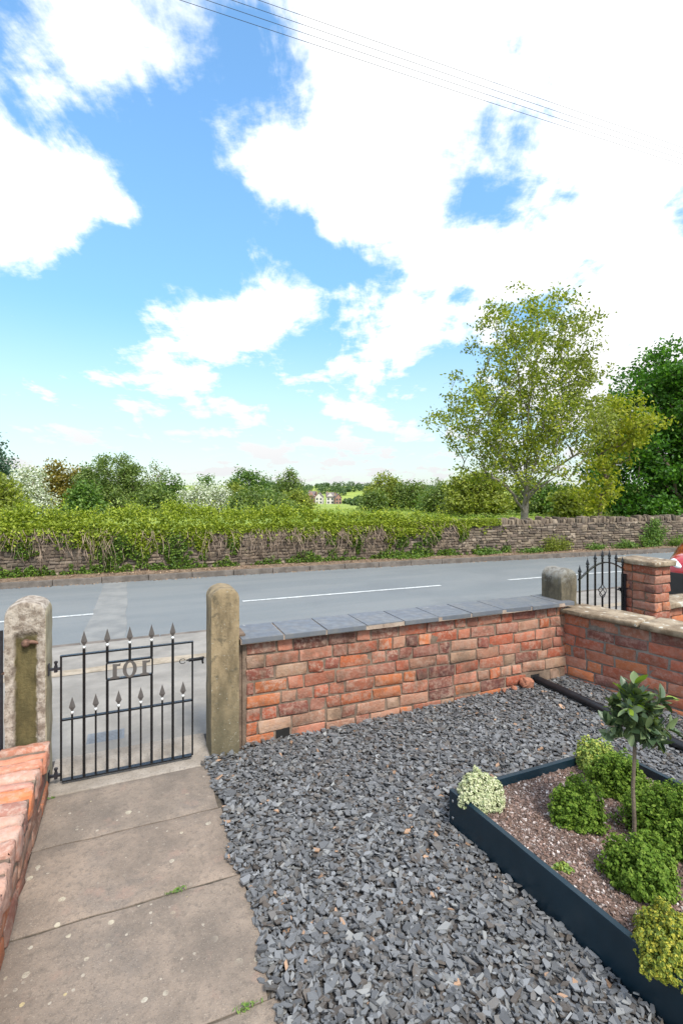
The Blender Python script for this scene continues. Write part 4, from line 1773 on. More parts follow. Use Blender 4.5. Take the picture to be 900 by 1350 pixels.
# ------------------------------------------------------------------ herbs in the bed
def herb(label, cat, name, x, y, rx, ry, h, ntip, leaf_s, mat, nleaf=10, z0=.13, seed=1, group=None, aspect=.62, inner=.5, tipmat=None, rag=.14):
    t = thing(name, label, cat, (x, y, z0), 0, group)
    r = np.random.default_rng(seed)
    # stem tips on a lumpy dome
    th = r.uniform(0, 2 * PI, ntip)
    ph = np.arccos(r.uniform(-.12, 1, ntip))
    rr = r.uniform(1 - rag * 1.7, 1 + rag * .8, ntip) * (1 + .10 * np.sin(th * 3 + seed) + .07 * np.sin(th * 7 + ph * 5))
    tips = np.stack([np.cos(th) * np.sin(ph) * rx * rr, np.sin(th) * np.sin(ph) * ry * rr, h * (.12 + .88 * np.clip(np.cos(ph), 0, 1)) * rr], 1)
    dirs = tips / np.linalg.norm(tips, axis=1, keepdims=True)
    dirs[:, 2] += .5
    dirs /= np.linalg.norm(dirs, axis=1, keepdims=True)
    C, Nn = [], []
    for i in range(ntip):
        side = np.cross(dirs[i], [.3, .2, 1.0])
        side /= np.linalg.norm(side)
        s2 = np.cross(dirs[i], side)
        for k_ in range(nleaf):
            lvl = k_ // 4
            a = k_ * PI / 2 + lvl * PI / 4 + r.uniform(-.3, .3)
            off = (side * math.cos(a) + s2 * math.sin(a)) * leaf_s * (.30 + .22 * lvl) - dirs[i] * leaf_s * .75 * lvl
            C.append(tips[i] + off + r.normal(0, leaf_s * .1, 3))
            nn0 = dirs[i] * .9 + (side * math.cos(a) + s2 * math.sin(a)) * .5 + r.normal(0, .25, 3)
            Nn.append(nn0)
    # darker inner mass
    ni = int(ntip * nleaf * inner)
    q = r.normal(size=(ni, 3))
    q /= np.linalg.norm(q, axis=1, keepdims=True)
    q[:, 2] = np.abs(q[:, 2])
    q *= r.uniform(.45, .92, (ni, 1))
    C2 = q * np.array([rx, ry, h])
    is_tip = np.concatenate([(np.tile(np.arange(nleaf), ntip) < 5), np.zeros(ni, bool)])
    C = np.concatenate([np.array(C), C2])
    N = np.concatenate([np.array(Nn), r.normal(size=(ni, 3)) + [0, 0, .6]])
    N /= np.linalg.norm(N, axis=1, keepdims=True)
    n = len(C)
    T = np.cross(N, r.normal(size=(n, 3)))
    T /= np.linalg.norm(T, axis=1, keepdims=True)
    B = np.cross(N, T)
    s_ = leaf_s * r.uniform(.65, 1.2, (n, 1)) * .5
    v = [C - T * s_, C - T * s_ * .3 + B * s_ * aspect + N * s_ * .25, C + T * s_ * .45 + B * s_ * aspect * .8 + N * s_ * .2, C + T * s_ * 1.05,
         C + T * s_ * .45 - B * s_ * aspect * .8 + N * s_ * .2, C - T * s_ * .3 - B * s_ * aspect + N * s_ * .25]
    V = np.stack(v, 1).reshape(-1, 3)
    b0 = (np.arange(n) * 6)[:, None]
    V3 = V.reshape(n, 18)
    for nm_, msk, mt_ in (('foliage', ~is_tip, mat), ('tip_leaves', is_tip, tipmat or mat)):
        vv_ = V3[msk].reshape(-1, 3)
        b0 = (np.arange(msk.sum()) * 6)[:, None]
        Qa = np.concatenate([b0 + np.array([[0, 1, 2, 3]]), b0 + np.array([[0, 3, 4, 5]])], 0)
        np_mesh(nm_, vv_, Qa, mt_, t)
    mb = MB()
    for i in range(0, ntip, max(1, ntip // 60)):
        p = tips[i]
        mb.tube([(p[0] * .12, p[1] * .12, -.01), (p[0] * .5, p[1] * .5, p[2] * .45), tuple(p * .97)], [.0022, .0018, .001], 4, caps=False)
    mb.build('stems', M['stem_green'], t)['kind'] = 'stuff'
    return t


def bedpos(px, Y):
    return ((px - 450) / F * Y, Y)


herb('round cream and grey green variegated thyme in the far left corner of the teal bed', 'thyme', 'thyme_plant', *bedpos(632, 2.37), .105, .105, .130, 760, .011, M['leaf_cream'], 8, seed=3, rag=.05)
herb('leftmost bright green herb clump, standing apart on open mulch left of the bay stem', 'herb', 'herb_plant', *bedpos(760, 2.23), .103, .098, .17, 620, .0138, M['leaf_herb'], 14, seed=4, group='green herb clumps round the bay tree', tipmat=M['leaf_herbtip'], rag=.2)
herb('bright green herb clump behind the bay stem', 'herb', 'herb_plant', *bedpos(815, 2.46), .125, .115, .165, 620, .0138, M['leaf_herb'], 14, seed=5, group='green herb clumps round the bay tree', tipmat=M['leaf_herbtip'], rag=.2)
herb('bright green herb clump right of the bay stem at the picture edge', 'herb', 'herb_plant', *bedpos(882, 2.12), .16, .17, .20, 800, .0138, M['leaf_herb'], 14, seed=6, group='green herb clumps round the bay tree', tipmat=M['leaf_herbtip'], rag=.2)
herb('nearest bright green herb clump, in front of the bay stem', 'herb', 'herb_plant', *bedpos(845, 1.88), .122, .112, .16, 700, .0132, M['leaf_herb'], 14, seed=7, group='green herb clumps round the bay tree', tipmat=M['leaf_herbtip'], rag=.2)
herb('small pale lemon green thyme at the far end of the teal bed', 'thyme', 'thyme_plant', *bedpos(785, 2.66), .10, .09, .15, 300, .016, M['leaf_lemon'], 10, seed=8)
herb('yellow green golden thyme spilling over the teal board, bottom right', 'thyme', 'thyme_plant', *bedpos(893, 1.565), .132, .118, .132, 1000, .0105, M['leaf_yellow'], 9, seed=9, rag=.10)
herb('tiny yellow green seedling alone on the mulch', 'seedling', 'seedling', *bedpos(740, 1.94), .042, .02, .028, 26, .016, M['leaf_lemon'], 6, seed=10, z0=.128)


# ------------------------------------------------------------------ bay tree
def leaf_template(nu=6):
    """bent elliptic leaf, length 1 along +x"""
    P, Qd = [], []
    for i in range(nu + 1):
        u = i / nu
        wv = .23 * math.sin(PI * min(1, u * .96 + .02)) ** .8
        zc = -.18 * u * u
        for s_, zl in ((-1, .05), (0, 0), (1, .05)):
            P.append((u, s_ * wv, zc + (zl if wv > .02 else 0)))
    for i in range(nu):
        for k_ in range(2):
            a = i * 3 + k_
            Qd.append((a, a + 1, a + 4, a + 3))
    return np.array(P), np.array(Qd)


by = 2.06
bx = (835 - 450) / F * by
bay = thing('bay_tree', 'small standard bay tree with a ball of glossy leaves on a thin bare stem', 'bay tree', (bx, by, .12))
hz_c = .565           # centre of the head above the bed
mb = MB()
mb.tube([(0, 0, -.02), (.004, .002, .12), (-.003, 0, .26), (.004, 0, .40), (.0, 0, hz_c + .02)], [.0085, .0078, .0072, .007, .006], 10)
r = random.Random(5)
tips = []
for k_ in range(34):
    a = r.uniform(0, 2 * PI)
    e = math.asin(r.uniform(-.55, 1))
    L_ = r.uniform(.05, .105)
    d = Vector((math.cos(a) * math.cos(e), math.sin(a) * math.cos(e), math.sin(e)))
    p = Vector((0, 0, hz_c - .03 + .03 * d.z)) + d * L_
    tips.append((p, d))
for (d_, L_) in (((.9, .25, .42), .185), ((1.0, -.2, -.18), .155), ((-.85, -.2, -.05), .13), ((-.75, -.1, -.62), .12), ((.55, -.5, -.45), .12), ((.1, .1, 1), .145), ((.25, 0, 1), .13)):
    d = Vector(d_).normalized()
    tips.append((Vector((0, 0, hz_c - .03)) + d * L_, d))
for p, d in tips:
    mb.tube([(0, 0, hz_c - .05), tuple(Vector((0, 0, hz_c - .04)).lerp(p, .5) + Vector((0, 0, -.006))), tuple(p)], [.0035, .0028, .0016], 5)
mb.build('stem', M['bark'], bay, smooth=True)
LT_, LQ_ = leaf_template()


def place_leaves(items):
    V, Q, k = [], [], 0
    for (p, d, nrm, s_) in items:
        x = d.normalized()
        y = nrm.cross(x).normalized()
        z = x.cross(y)
        Mx = np.array([x, y, z])
        V.append(LT_ * s_ @ Mx + np.array(p))
        Q.append(LQ_ + k)
        k += len(LT_)
    return np.concatenate(V), np.concatenate(Q)


old, young = [], []
for (p, d) in tips:
    for j in range(11):
        a = r.uniform(0, 2 * PI)
        side = d.orthogonal().normalized()
        side = side * math.cos(a) + d.cross(side) * math.sin(a)
        dr = (d * r.uniform(.1, .9) + side * r.uniform(.3, 1.1) + Vector((r.uniform(-.4, .4), r.uniform(-.4, .4), r.uniform(-.3, .9)))).normalized()
        nr = (d * .6 + Vector((0, 0, .8)) + Vector((r.uniform(-.6, .6), r.uniform(-.6, .6), 0))).normalized()
        q = p - d * r.uniform(0, .06)
        s_ = r.uniform(.042, .078)
        (young if (r.random() < .13 and d.z > .1) else old).append((q, dr, nr, s_))
V, Q = place_leaves(old)
np_mesh('leaves', V, Q, M['leaf_bay'], bay, smooth=True)
V, Q = place_leaves(young)
o = np_mesh('young_leaves', V, Q, M['leaf_baynew'], bay, smooth=True)
o['label'] = 'pale lime young leaves'

# ------------------------------------------------------------------ weed tufts in the path joints
for k_, (px, py, lab) in enumerate([(234, 1176, 'small green weed tuft in the joint half way down the path'), (325, 1331, 'green weed tuft in the lowest path joint'),
                                     (68, 1053, 'tiny mossy weed at the foot of the pale post')]):
    Y = F * EYE / (py - HOR)
    c = ((px - 450) / F * Y, Y)
    n = 46
    C = np.stack([rng.normal(0, .018, n), rng.normal(0, .006, n), rng.uniform(.002, .014, n)], 1)
    if k_ == 2:
        C = C[:20] * .6
    o = leaves('weed_tuft', C, .016, M['leaf_base'], loc=(c[0], c[1], 0), rz=TH, aspect=.3)
    props(o, lab, 'weed')

# meter cover in the pavement
mc = thing('access_cover', 'blue grey rectangular utility cover set in the pavement behind the gate', 'cover', W(-.80, .62, -.061), TH)
mb = MB()
mb.box(-.115, -.075, -.01, .115, .075, .003)
mb.build('lid', M['cover'], mc, bevel=.001)
mb = MB()
for k_ in range(6):
    mb.box(-.10, -.062 + k_ * .022, .0035, .10, -.056 + k_ * .022, .005)
mb.build('ribs', M['cover'], mc)
for s_ in (-1, 1):
    pass

# ------------------------------------------------------------------ rubble wall beyond the road
rw = thing('stone_wall', 'long rubble stone wall with upright capping stones beyond the road', 'stone wall', W(0, 0), TH)
st = Stones(4, 4, 4)
st_u = Stones(4, 4, 5)
WH = lambda t: .62 + .26 * max(0, min(1, (1 - t) / 8))
t = -14.0
for row in range(13):
    t = -14.0 + rnd.uniform(0, .1)
    while t < 34:
        l = rnd.uniform(.07, .25) if t < 20 else rnd.uniform(.25, .5)
        h = .078
        z = -.26 + row * .075
        if z < WH(t) - .03:
            n0 = base_n(t + l / 2)
            ang = math.atan2(base_n(t + .5) - base_n(t - .5), 1.0)
            hh = h * rnd.choice([.8, .9, 1.0, 1.0, 1.15])
            st.add((t + l / 2, n0 + .11 + rnd.uniform(-.012, .008), z + .037 + rnd.uniform(-.006, .006)), (l - .008, .24, hh - .010), r=.014, jit=.004, warp=.006, rot=ang)
        t += l
t = 5.2
while t < 34:
    l = rnd.uniform(.07, .13) if t < 22 else .16
    n0 = base_n(t)
    hh = rnd.uniform(.13, .22) * (1.15 if t > 9 else 1)
    st_u.add((t + l / 2, n0 + .17 + rnd.uniform(-.02, .02), WH(t) + hh / 2 - .03), (l - .012, .26, hh), r=.03, jit=.006, warp=.014, rot=rnd.uniform(-.1, .1))
    t += l + rnd.uniform(0, .012)
st.build('rubble_courses', M['rubble'], rw)
st_u.build('upright_capping', M['rubble'], rw)
V, Q = [], []
tl = list(np.arange(-14, 34.1, 1.0))
mb = MB()
for a, b in zip(tl, tl[1:]):
    na, nb_ = base_n(a) + .012, base_n(b) + .012
    za, zb_ = WH(a) - .01, WH(b) - .01
    mb.add([(a, na, -.35), (b, nb_, -.35), (b, nb_ + .36, -.35), (a, na + .36, -.35), (a, na, za), (b, nb_, zb_), (b, nb_ + .36, zb_), (a, na + .36, za)],
           [(4, 5, 6, 7), (0, 1, 5, 4), (2, 3, 7, 6)])
mb.build('mortar', M['rubble_mortar'], rw)

# ------------------------------------------------------------------ hedge and creeper over the stone wall
hd = thing('bramble_hedge', 'overgrown yellow green hedge of brambles spilling over the left part of the stone wall', 'hedge', W(0, 0), TH)


def hn(*a):
    return mnoise.noise(a)


def hedge_top(t):
    base = 1.20 if t < 2 else (1.20 - (t - 2) * .055)
    if t > 6:
        base = .96 - (t - 6) * .055
    return base + .20 * hn(t * .9, 1, 0) + .18 * hn(t * 2.7, 5, 0)


NH = 80000
tt = rng.uniform(-13.5, 10.5, NH)
C = []
mat_pick = []
for i in range(NH):
    t = tt[i]
    bn = base_n(t)
    top = hedge_top(t)
    wh = WH(t)
    u = rng.random()
    if top < wh + .06 or rng.random() < (t - 6.0) / 3.6 + .5 * hn(t * 3, 2, 2) * (t > 6):
        continue
    zlo = wh - .26 - .30 * hn(t * 1.3, 7, 2)
    # upper body, rounded section, over and behind the wall
    z = zlo + (top - zlo) * math.sqrt(u)
    f = (z - zlo) / max(.05, top - zlo)
    half = .62 * math.sqrt(max(.02, 1 - f * f))
    y = rng.uniform(-1, 1)
    y = math.copysign(abs(y) ** .6, y)
    lump_ = 1 + .55 * hn(t * 2.0, z * 2.4, 3)
    n = bn + .42 + y * half * lump_
    if n < bn - .30:
        n = bn - .30 + rng.uniform(-.05, .05)
    if hn(t * 3.2, z * 3.2, n * 3.2) < -.12:
        continue
    C.append((t, n, z + rng.normal(0, .03)))
leaves('hedge_foliage', np.array(C), .070, M['leaf_hedge'], hd, aspect=.62, up=.2)
# shoots that stick up over the top
C = []
mbst = MB()
for k_ in range(420):
    t = rnd.uniform(-13, 8.0)
    top = hedge_top(t)
    if top < WH(t) + .08:
        continue
    n = base_n(t) + rnd.uniform(-.05, .7)
    h = rnd.uniform(.05, .26)
    lean = (rnd.uniform(-.08, .08), rnd.uniform(-.06, .06))
    p0 = Vector((t, n, top - .10))
    p1 = Vector((t + lean[0], n + lean[1], top + h))
    mbst.tube([p0, p0.lerp(p1, .5), p1], [.004, .003, .0015], 4, caps=False)
    for j in range(9):
        u = j / 8
        q = p0.lerp(p1, u)
        C.append((q.x + rnd.gauss(0, .02), q.y + rnd.gauss(0, .02), q.z + rnd.gauss(0, .01)))
mbst.build('shoots', M['stem_green'], hd)['kind'] = 'stuff'
leaves('shoot_leaves', np.array(C), .055, M['leaf_lime'], hd, aspect=.6)
# creeper patches hanging down the road face
C = []
n_try = 90000
tr = rng.uniform(-13.5, 9.5, n_try)
zr = rng.uniform(-.20, 1.0, n_try)
for t, z in zip(tr, zr):
    wh = WH(t)
    if z > wh + .20:
        continue
    if t > 9.2 and z > wh - .1:
        continue
    f = (wh - z) / (wh + .2)
    cov_ = hn(t * .55, z * .35, 20) * .9 + hn(t * 1.9, z * 1.4, 30) * 1.1 + .20
    cov_ -= .62 * f ** .8
    if t > 5.0:
        cov_ -= (t - 5.0) * .11
    if t < -8:
        cov_ += .15
    # low growth at the wall foot
    foot = .30 - (z + .2) * 1.5 + hn(t * 1.3, 0, 44) * .65
    if max(cov_, foot) < hn(t * 8, z * 8, 50) * .35 + .03:
        continue
    thick_ = .05 + .16 * max(0, max(cov_, foot))
    n = base_n(t) - rng.uniform(0, 1) ** .7 * thick_ - .01
    C.append((t, n, z))
C = np.array(C)
whc = np.array([WH(t) for t in C[:, 0]])
lim = np.array([hn(t * 1.7, 3, 9) * .45 + hn(t * 5, 3, 19) * .2 for t in C[:, 0]])
hi = C[:, 2] + rng.normal(0, .07, len(C)) > whc - .24 + lim
leaves('creeper_leaves', C[~hi], .056, M['leaf_ivy'], hd, aspect=.68, up=.25)
leaves('trailing_leaves', C[hi], .066, M['leaf_hedge'], hd, aspect=.64, up=.25)
mb = MB()
for k_ in range(620):
    t = rnd.uniform(-13, 8.2)
    if rnd.random() < .5:
        t = rnd.choice([rnd.uniform(1.0, 5.5), rnd.uniform(-8, -1)])
    z0 = WH(t) + rnd.uniform(-.05, .12)
    z1 = rnd.uniform(-.18, z0 - .25)
    q = []
    dx = rnd.uniform(-.25, .25)
    m_ = 7
    for j in range(m_):
        u = j / (m_ - 1)
        tx = t + dx * u + .03 * math.sin(u * 7 + k_)
        q.append((tx, base_n(tx) - .02 - rnd.uniform(.0, .05) - rnd.choice((.05, .12, .18)) * math.sin(PI * u), z0 + (z1 - z0) * u))
    mb.tube(q, [rnd.uniform(.002, .007)] * m_, 4, caps=False)
mb.build('dry_stems', M['twig'], hd)['kind'] = 'stuff'


# ------------------------------------------------------------------ plants at the foot of the stone wall
def wall_plant(label, px, topy, wpx, mat, seed, n=1500, flat=False, name='wall_plant', cat='plant', size=.05, dn=-.16):
    # find t for this column at the wall foot
    k_ = (px - 450) / F
    t = 6.0
    for _ in range(30):
        p = W(t, base_n(t) + dn)
        e = p.x - k_ * p.y
        t -= e / (RD.x - k_ * RD.y)
    p = W(t, base_n(t) + dn)
    Y = p.y
    wdt = wpx / F * Y
    ztop = EYE - (topy - HOR) / F * Y
    th = thing(name, label, cat, (p.x, p.y, -.19), TH)
    H = max(.08, ztop + .19)
    r = np.random.default_rng(seed)
    C = []
    mb = MB()
    nst = 14 if not flat else 8
    for s_ in range(nst):
        tx = r.normal(0, .22 * wdt)
        hh = H * r.uniform(.45, 1.0) * max(.35, 1 - abs(tx) / wdt)
        tip = (tx * 1.25, r.uniform(-.12, .06), hh)
        mb.tube([(tx * .5, 0, -.02), (tx * .9, tip[1] * .5, hh * .5), tip], [.006, .004, .002], 4, caps=False)
        for j in range(n // nst):
            u = r.uniform(.05, 1.02)
            sp_ = (.055 + .08 * (1 - u)) * (1.3 if flat else 1.0) * max(.6, wdt)
            C.append((tx * (.5 + .75 * u) + r.normal(0, sp_), tip[1] * u + r.normal(0, .055), max(.01, hh * u + r.normal(0, .03))))
    leaves('leaves', np.array(C), size, mat, th, aspect=.6)
    mb.build('stems', M['stem_green'], th)['kind'] = 'stuff'


wall_plant('yellow flecked bush against the stone wall, right of the tall tree trunk', 735, 704, 56, M['leaf_yel'], 1, 1700, name='wall_bush', cat='bush')
wall_plant('low green plants at the wall foot below the tall tree', 700, 722, 60, M['leaf_base'], 2, 1200, True)
wall_plant('small green clump at the stone wall foot left of the arched gate', 643, 722, 34, M['leaf_base'], 3, 900, True)
wall_plant('leafy shrub climbing above the stone wall, farthest right', 860, 676, 52, M['leaf_base'], 4, 2400, name='wall_bush', cat='bush', size=.06)
wall_plant('low green tuft at the stone wall foot behind the arched gate', 785, 712, 30, M['leaf_base'], 5, 700, True)
wall_plant('spread of low leafy weeds left of the farthest shrub on the wall', 822, 711, 50, M['leaf_base'], 6, 900, True)
wall_plant('green growth at the foot of the wall at the right picture edge', 895, 703, 40, M['leaf_ivy'], 7, 900, True)
wall_plant('dense green mound at the foot of the wall, mid picture', 543, 742, 44, M['leaf_ivy'], 8, 1100, True)

# meadow grass showing over the wall, as ground cover
NG_ = 26000
tt = rng.uniform(5, 40, NG_)
dn_ = rng.uniform(.6, 1, NG_) ** 3 * 16
nn = np.array([base_n(t) for t in tt]) + .5 + rng.random(NG_) ** 1.5 * 18
x_ = np.stack([tt, nn, .30 + rng.uniform(.0, .22, NG_)], 1)
V, Q = leaves_np(x_, .26, aspect=.10, up=-.4)
o = np_mesh('meadow_grass', V, Q, M['grass'], loc=W(0, 0), rz=TH)
props(o, 'tall yellow green grass in the meadow behind the stone wall', 'grass', kind='stuff')


# ------------------------------------------------------------------ trees
def grow(targets, trunk, step, rg, upw=.5, fan=.45, fw_=1.6, stems=()):
    """attach targets one after another to the nearest suitable point of the skeleton"""
    P = [np.array(p, float) for p in trunk]
    par = [-1] + list(range(len(trunk) - 1))
    cap = len(P)
    arr = np.zeros((20000, 3))
    arr[:cap] = P
    chains = [list(range(cap))]
    tipidx = []
    root = cap - 1
    for k0, E in enumerate(stems):
        a = arr[root - (k0 % 3)].copy()
        E = np.array(E, float)
        ctrl = a + np.array([(E[0] - a[0]) * .22, (E[1] - a[1]) * .2, (E[2] - a[2]) * .55])
        m = max(4, int(np.linalg.norm(E - a) / step))
        ch = [root - (k0 % 3)]
        for j in range(1, m + 1):
            u = j / m
            arr[cap] = (1 - u) ** 2 * a + 2 * u * (1 - u) * ctrl + u * u * E + rg.normal(0, step * .06, 3)
            par.append(ch[-1])
            ch.append(cap)
            cap += 1
        chains.append(ch)
        tipidx.append(ch[-1])
    base = P[-1]
    order = np.argsort([np.linalg.norm(t - base) for t in targets])
    for oi in order:
        T = targets[oi]
        A_ = arr[:cap]
        d = T - A_
        L = np.linalg.norm(d, axis=1)
        hd_ = np.linalg.norm(d[:, :2], axis=1)
        pen = np.maximum(0, A_[:, 2] - (T[2] - fan * hd_)) * fw_
        c = L + pen
        c[:max(1, len(trunk) // 2)] += 1e3
        k = int(np.argmin(c))
        a = arr[k].copy()
        ln = L[k]
        m = max(2, int(ln / step))
        ctrl = a + (T - a) * .45 + np.array([0, 0, upw * ln * -.12 + 0]) + rg.normal(0, ln * .07, 3)
        if par[k] >= 0:
            dirp = a - arr[par[k]]
            dl = np.linalg.norm(dirp)
            if dl > 0:
                ctrl = ctrl * .7 + (a + dirp / dl * ln * .45) * .3
        ch = [k]
        for j in range(1, m + 1):
            u = j / m
            q = (1 - u) ** 2 * a + 2 * u * (1 - u) * ctrl + u * u * T + rg.normal(0, step * .05, 3)
            arr[cap] = q
            par.append(ch[-1])
            ch.append(cap)
            cap += 1
        chains.append(ch)
        tipidx.append(ch[-1])
    cnt = np.zeros(cap)
    for ti in tipidx:
        cnt[ti] += 1
    for i in range(cap - 1, -1, -1):
        if par[i] >= 0:
            cnt[par[i]] += cnt[i]
    return arr[:cap], chains, cnt


def tree(name, label, cat, px, Y, z0, blobs, ntarget, nleaf, lsize, leafm, barkm, trunk_h=1.0, r0=.1, seed=1, group=None, spread=.22, step=.35, shell=.45, seg=6, up=.25, aspect=.6, power=.52, min_r=.006, leaf2=None, wood=True, fan=.45, fw_=1.6, stems=(), tipf=.62):
    """blobs: (dx, dz, rx, rz[, ry]) ellipsoids of crown in metres relative to the base"""
    rg = np.random.default_rng(seed)
    x, y = loc_of(px, Y)
    t = thing(name, label, cat, (x, y, z0), rg.uniform(-.2, .2) * 0, group)
    vol = np.array([b[2] * b[2] * b[3] for b in blobs])
    vol /= vol.sum()
    T = []
    for b, vf in zip(blobs, vol):
        m = max(4, int(ntarget * vf))
        q = rg.normal(size=(m, 3))
        q /= np.linalg.norm(q, axis=1, keepdims=True)
        q *= (shell + (1 - shell) * rg.random((m, 1)) ** .6) * rg.uniform(.85, 1.08, (m, 1))
        ry = b[4] if len(b) > 4 else b[2]
        T.append(q * np.array([b[2], ry, b[3]]) + np.array([b[0], 0, b[1]]))
    T = np.concatenate(T)
    T = T[T[:, 2] > trunk_h * .55]
    trunk = [(0, 0, -.15)] + [(0.04 * trunk_h * math.sin(u * 3 + seed), .03 * math.sin(u * 2), trunk_h * u) for u in np.linspace(0.12, 1, 6)]
    A_, chains, cnt = grow(T, trunk, step, rg, fan=fan, fw_=fw_, stems=stems)
    tot = cnt.max()
    rad = np.maximum(min_r, r0 * (cnt / tot) ** power)
    if wood:
        mb = MB()
        for ci, ch in enumerate(chains):
            rr = [rad[i] for i in ch]
            if ci > 0:
                rr[0] = min(rr[0], rr[1] * 1.25)
                if len(ch) > 2:
                    rr[-1] = min_r * .6
            else:
                rr[0] *= 1.25
            mb.tube([A_[i] for i in ch], rr, seg if ci == 0 or rad[ch[1]] > r0 * .25 else 4, caps=False)
        mb.build('trunk', barkm, t, smooth=True)
    # leaves near the outer parts of each chain
    src = []
    for ch in chains[1:]:
        k = ch[max(1, int(len(ch) * .45)):]
        src += k
    src = np.array(src)
    ntip = len(chains) - 1
    tipi = np.array([ch[-1] for ch in chains[1:]])
    pick = np.where(rg.random(nleaf) < tipf, tipi[rg.integers(0, ntip, nleaf)], src[rg.integers(0, len(src), nleaf)])
    C = A_[pick] + rg.normal(0, spread, (nleaf, 3)) * np.array([1, 1, .8])
    C = C[C[:, 2] > .15]
    if leaf2:
        m = C[:, 0] > leaf2[1]
        leaves('crown', C[~m], lsize, leafm, t, up=up, aspect=aspect)
        leaves('crown', C[m], lsize, leaf2[0], t, up=up, aspect=aspect)['label'] = 'yellower side of the crown'
    else:
        leaves('crown', C, lsize, leafm, t, up=up, aspect=aspect)
    return t


# the tall airy tree
YT = 16.0
s = YT / F
tree('roadside_tree', 'tall airy olive green tree with pale grey forking stems behind the stone wall', 'tree', 693, YT, .28,
     [((705 - 693) * s, (697 - 455) * s, 92 * s, 88 * s), ((630 - 693) * s, (697 - 540) * s, 72 * s, 62 * s), ((760 - 693) * s, (697 - 530) * s, 52 * s, 72 * s), ((700 - 693) * s, (697 - 560) * s, 90 * s, 60 * s), ((575 - 693) * s, (697 - 545) * s, 22 * s, 24 * s), ((690 - 693) * s, (697 - 610) * s, 78 * s, 34 * s)],
     470, 25000, .118, M['leaf_main'], M['bark_pale'], trunk_h=1.30, r0=.115, seed=23, spread=.14, step=.3, shell=.22, up=.0, aspect=.5, min_r=.006, power=.52, fan=.75, fw_=2.2, leaf2=(M['leaf_yel'], .9), tipf=.78,
     stems=[((x_ - 693) * s, d_, (697 - z_) * s) for x_, d_, z_ in ((705, .2, 400), (668, -.5, 430), (735, -.4, 430), (640, .5, 500), (772, .5, 495), (690, -1.2, 470), (612, -.3, 560), (795, -.3, 575), (722, 1.2, 460))])
YG = 17.5
s = YG / F
tree('golden_tree', 'loose golden yellow tree leaning out between the tall airy tree and the dark one', 'tree', 790, YG, .28,
     [((822 - 790) * s, (690 - 548) * s, 46 * s, 42 * s), ((800 - 790) * s, (690 - 590) * s, 36 * s, 40 * s), ((780 - 790) * s, (690 - 640) * s, 34 * s, 26 * s)],
     130, 4700, .14, M['leaf_gold'], M['bark'], trunk_h=.8, r0=.07, seed=5, spread=.15, shell=.3, up=.0)
YD = 24
s = YD / F
tree('dense_tree', 'big dense dark green tree at the right edge', 'tree', 905, YD, .3,
     [((915 - 905) * s, (690 - 560) * s, 90 * s, 110 * s), ((848 - 905) * s, (690 - 628) * s, 74 * s, 66 * s), ((852 - 905) * s, (690 - 540) * s, 50 * s, 60 * s), ((960 - 905) * s, (690 - 540) * s, 80 * s, 110 * s), ((890 - 905) * s, (690 - 672) * s, 100 * s, 26 * s)],
     520, 76000, .19, M['leaf_dark'], M['bark'], trunk_h=.5, r0=.28, seed=9, spread=.30, shell=.55, step=.5)

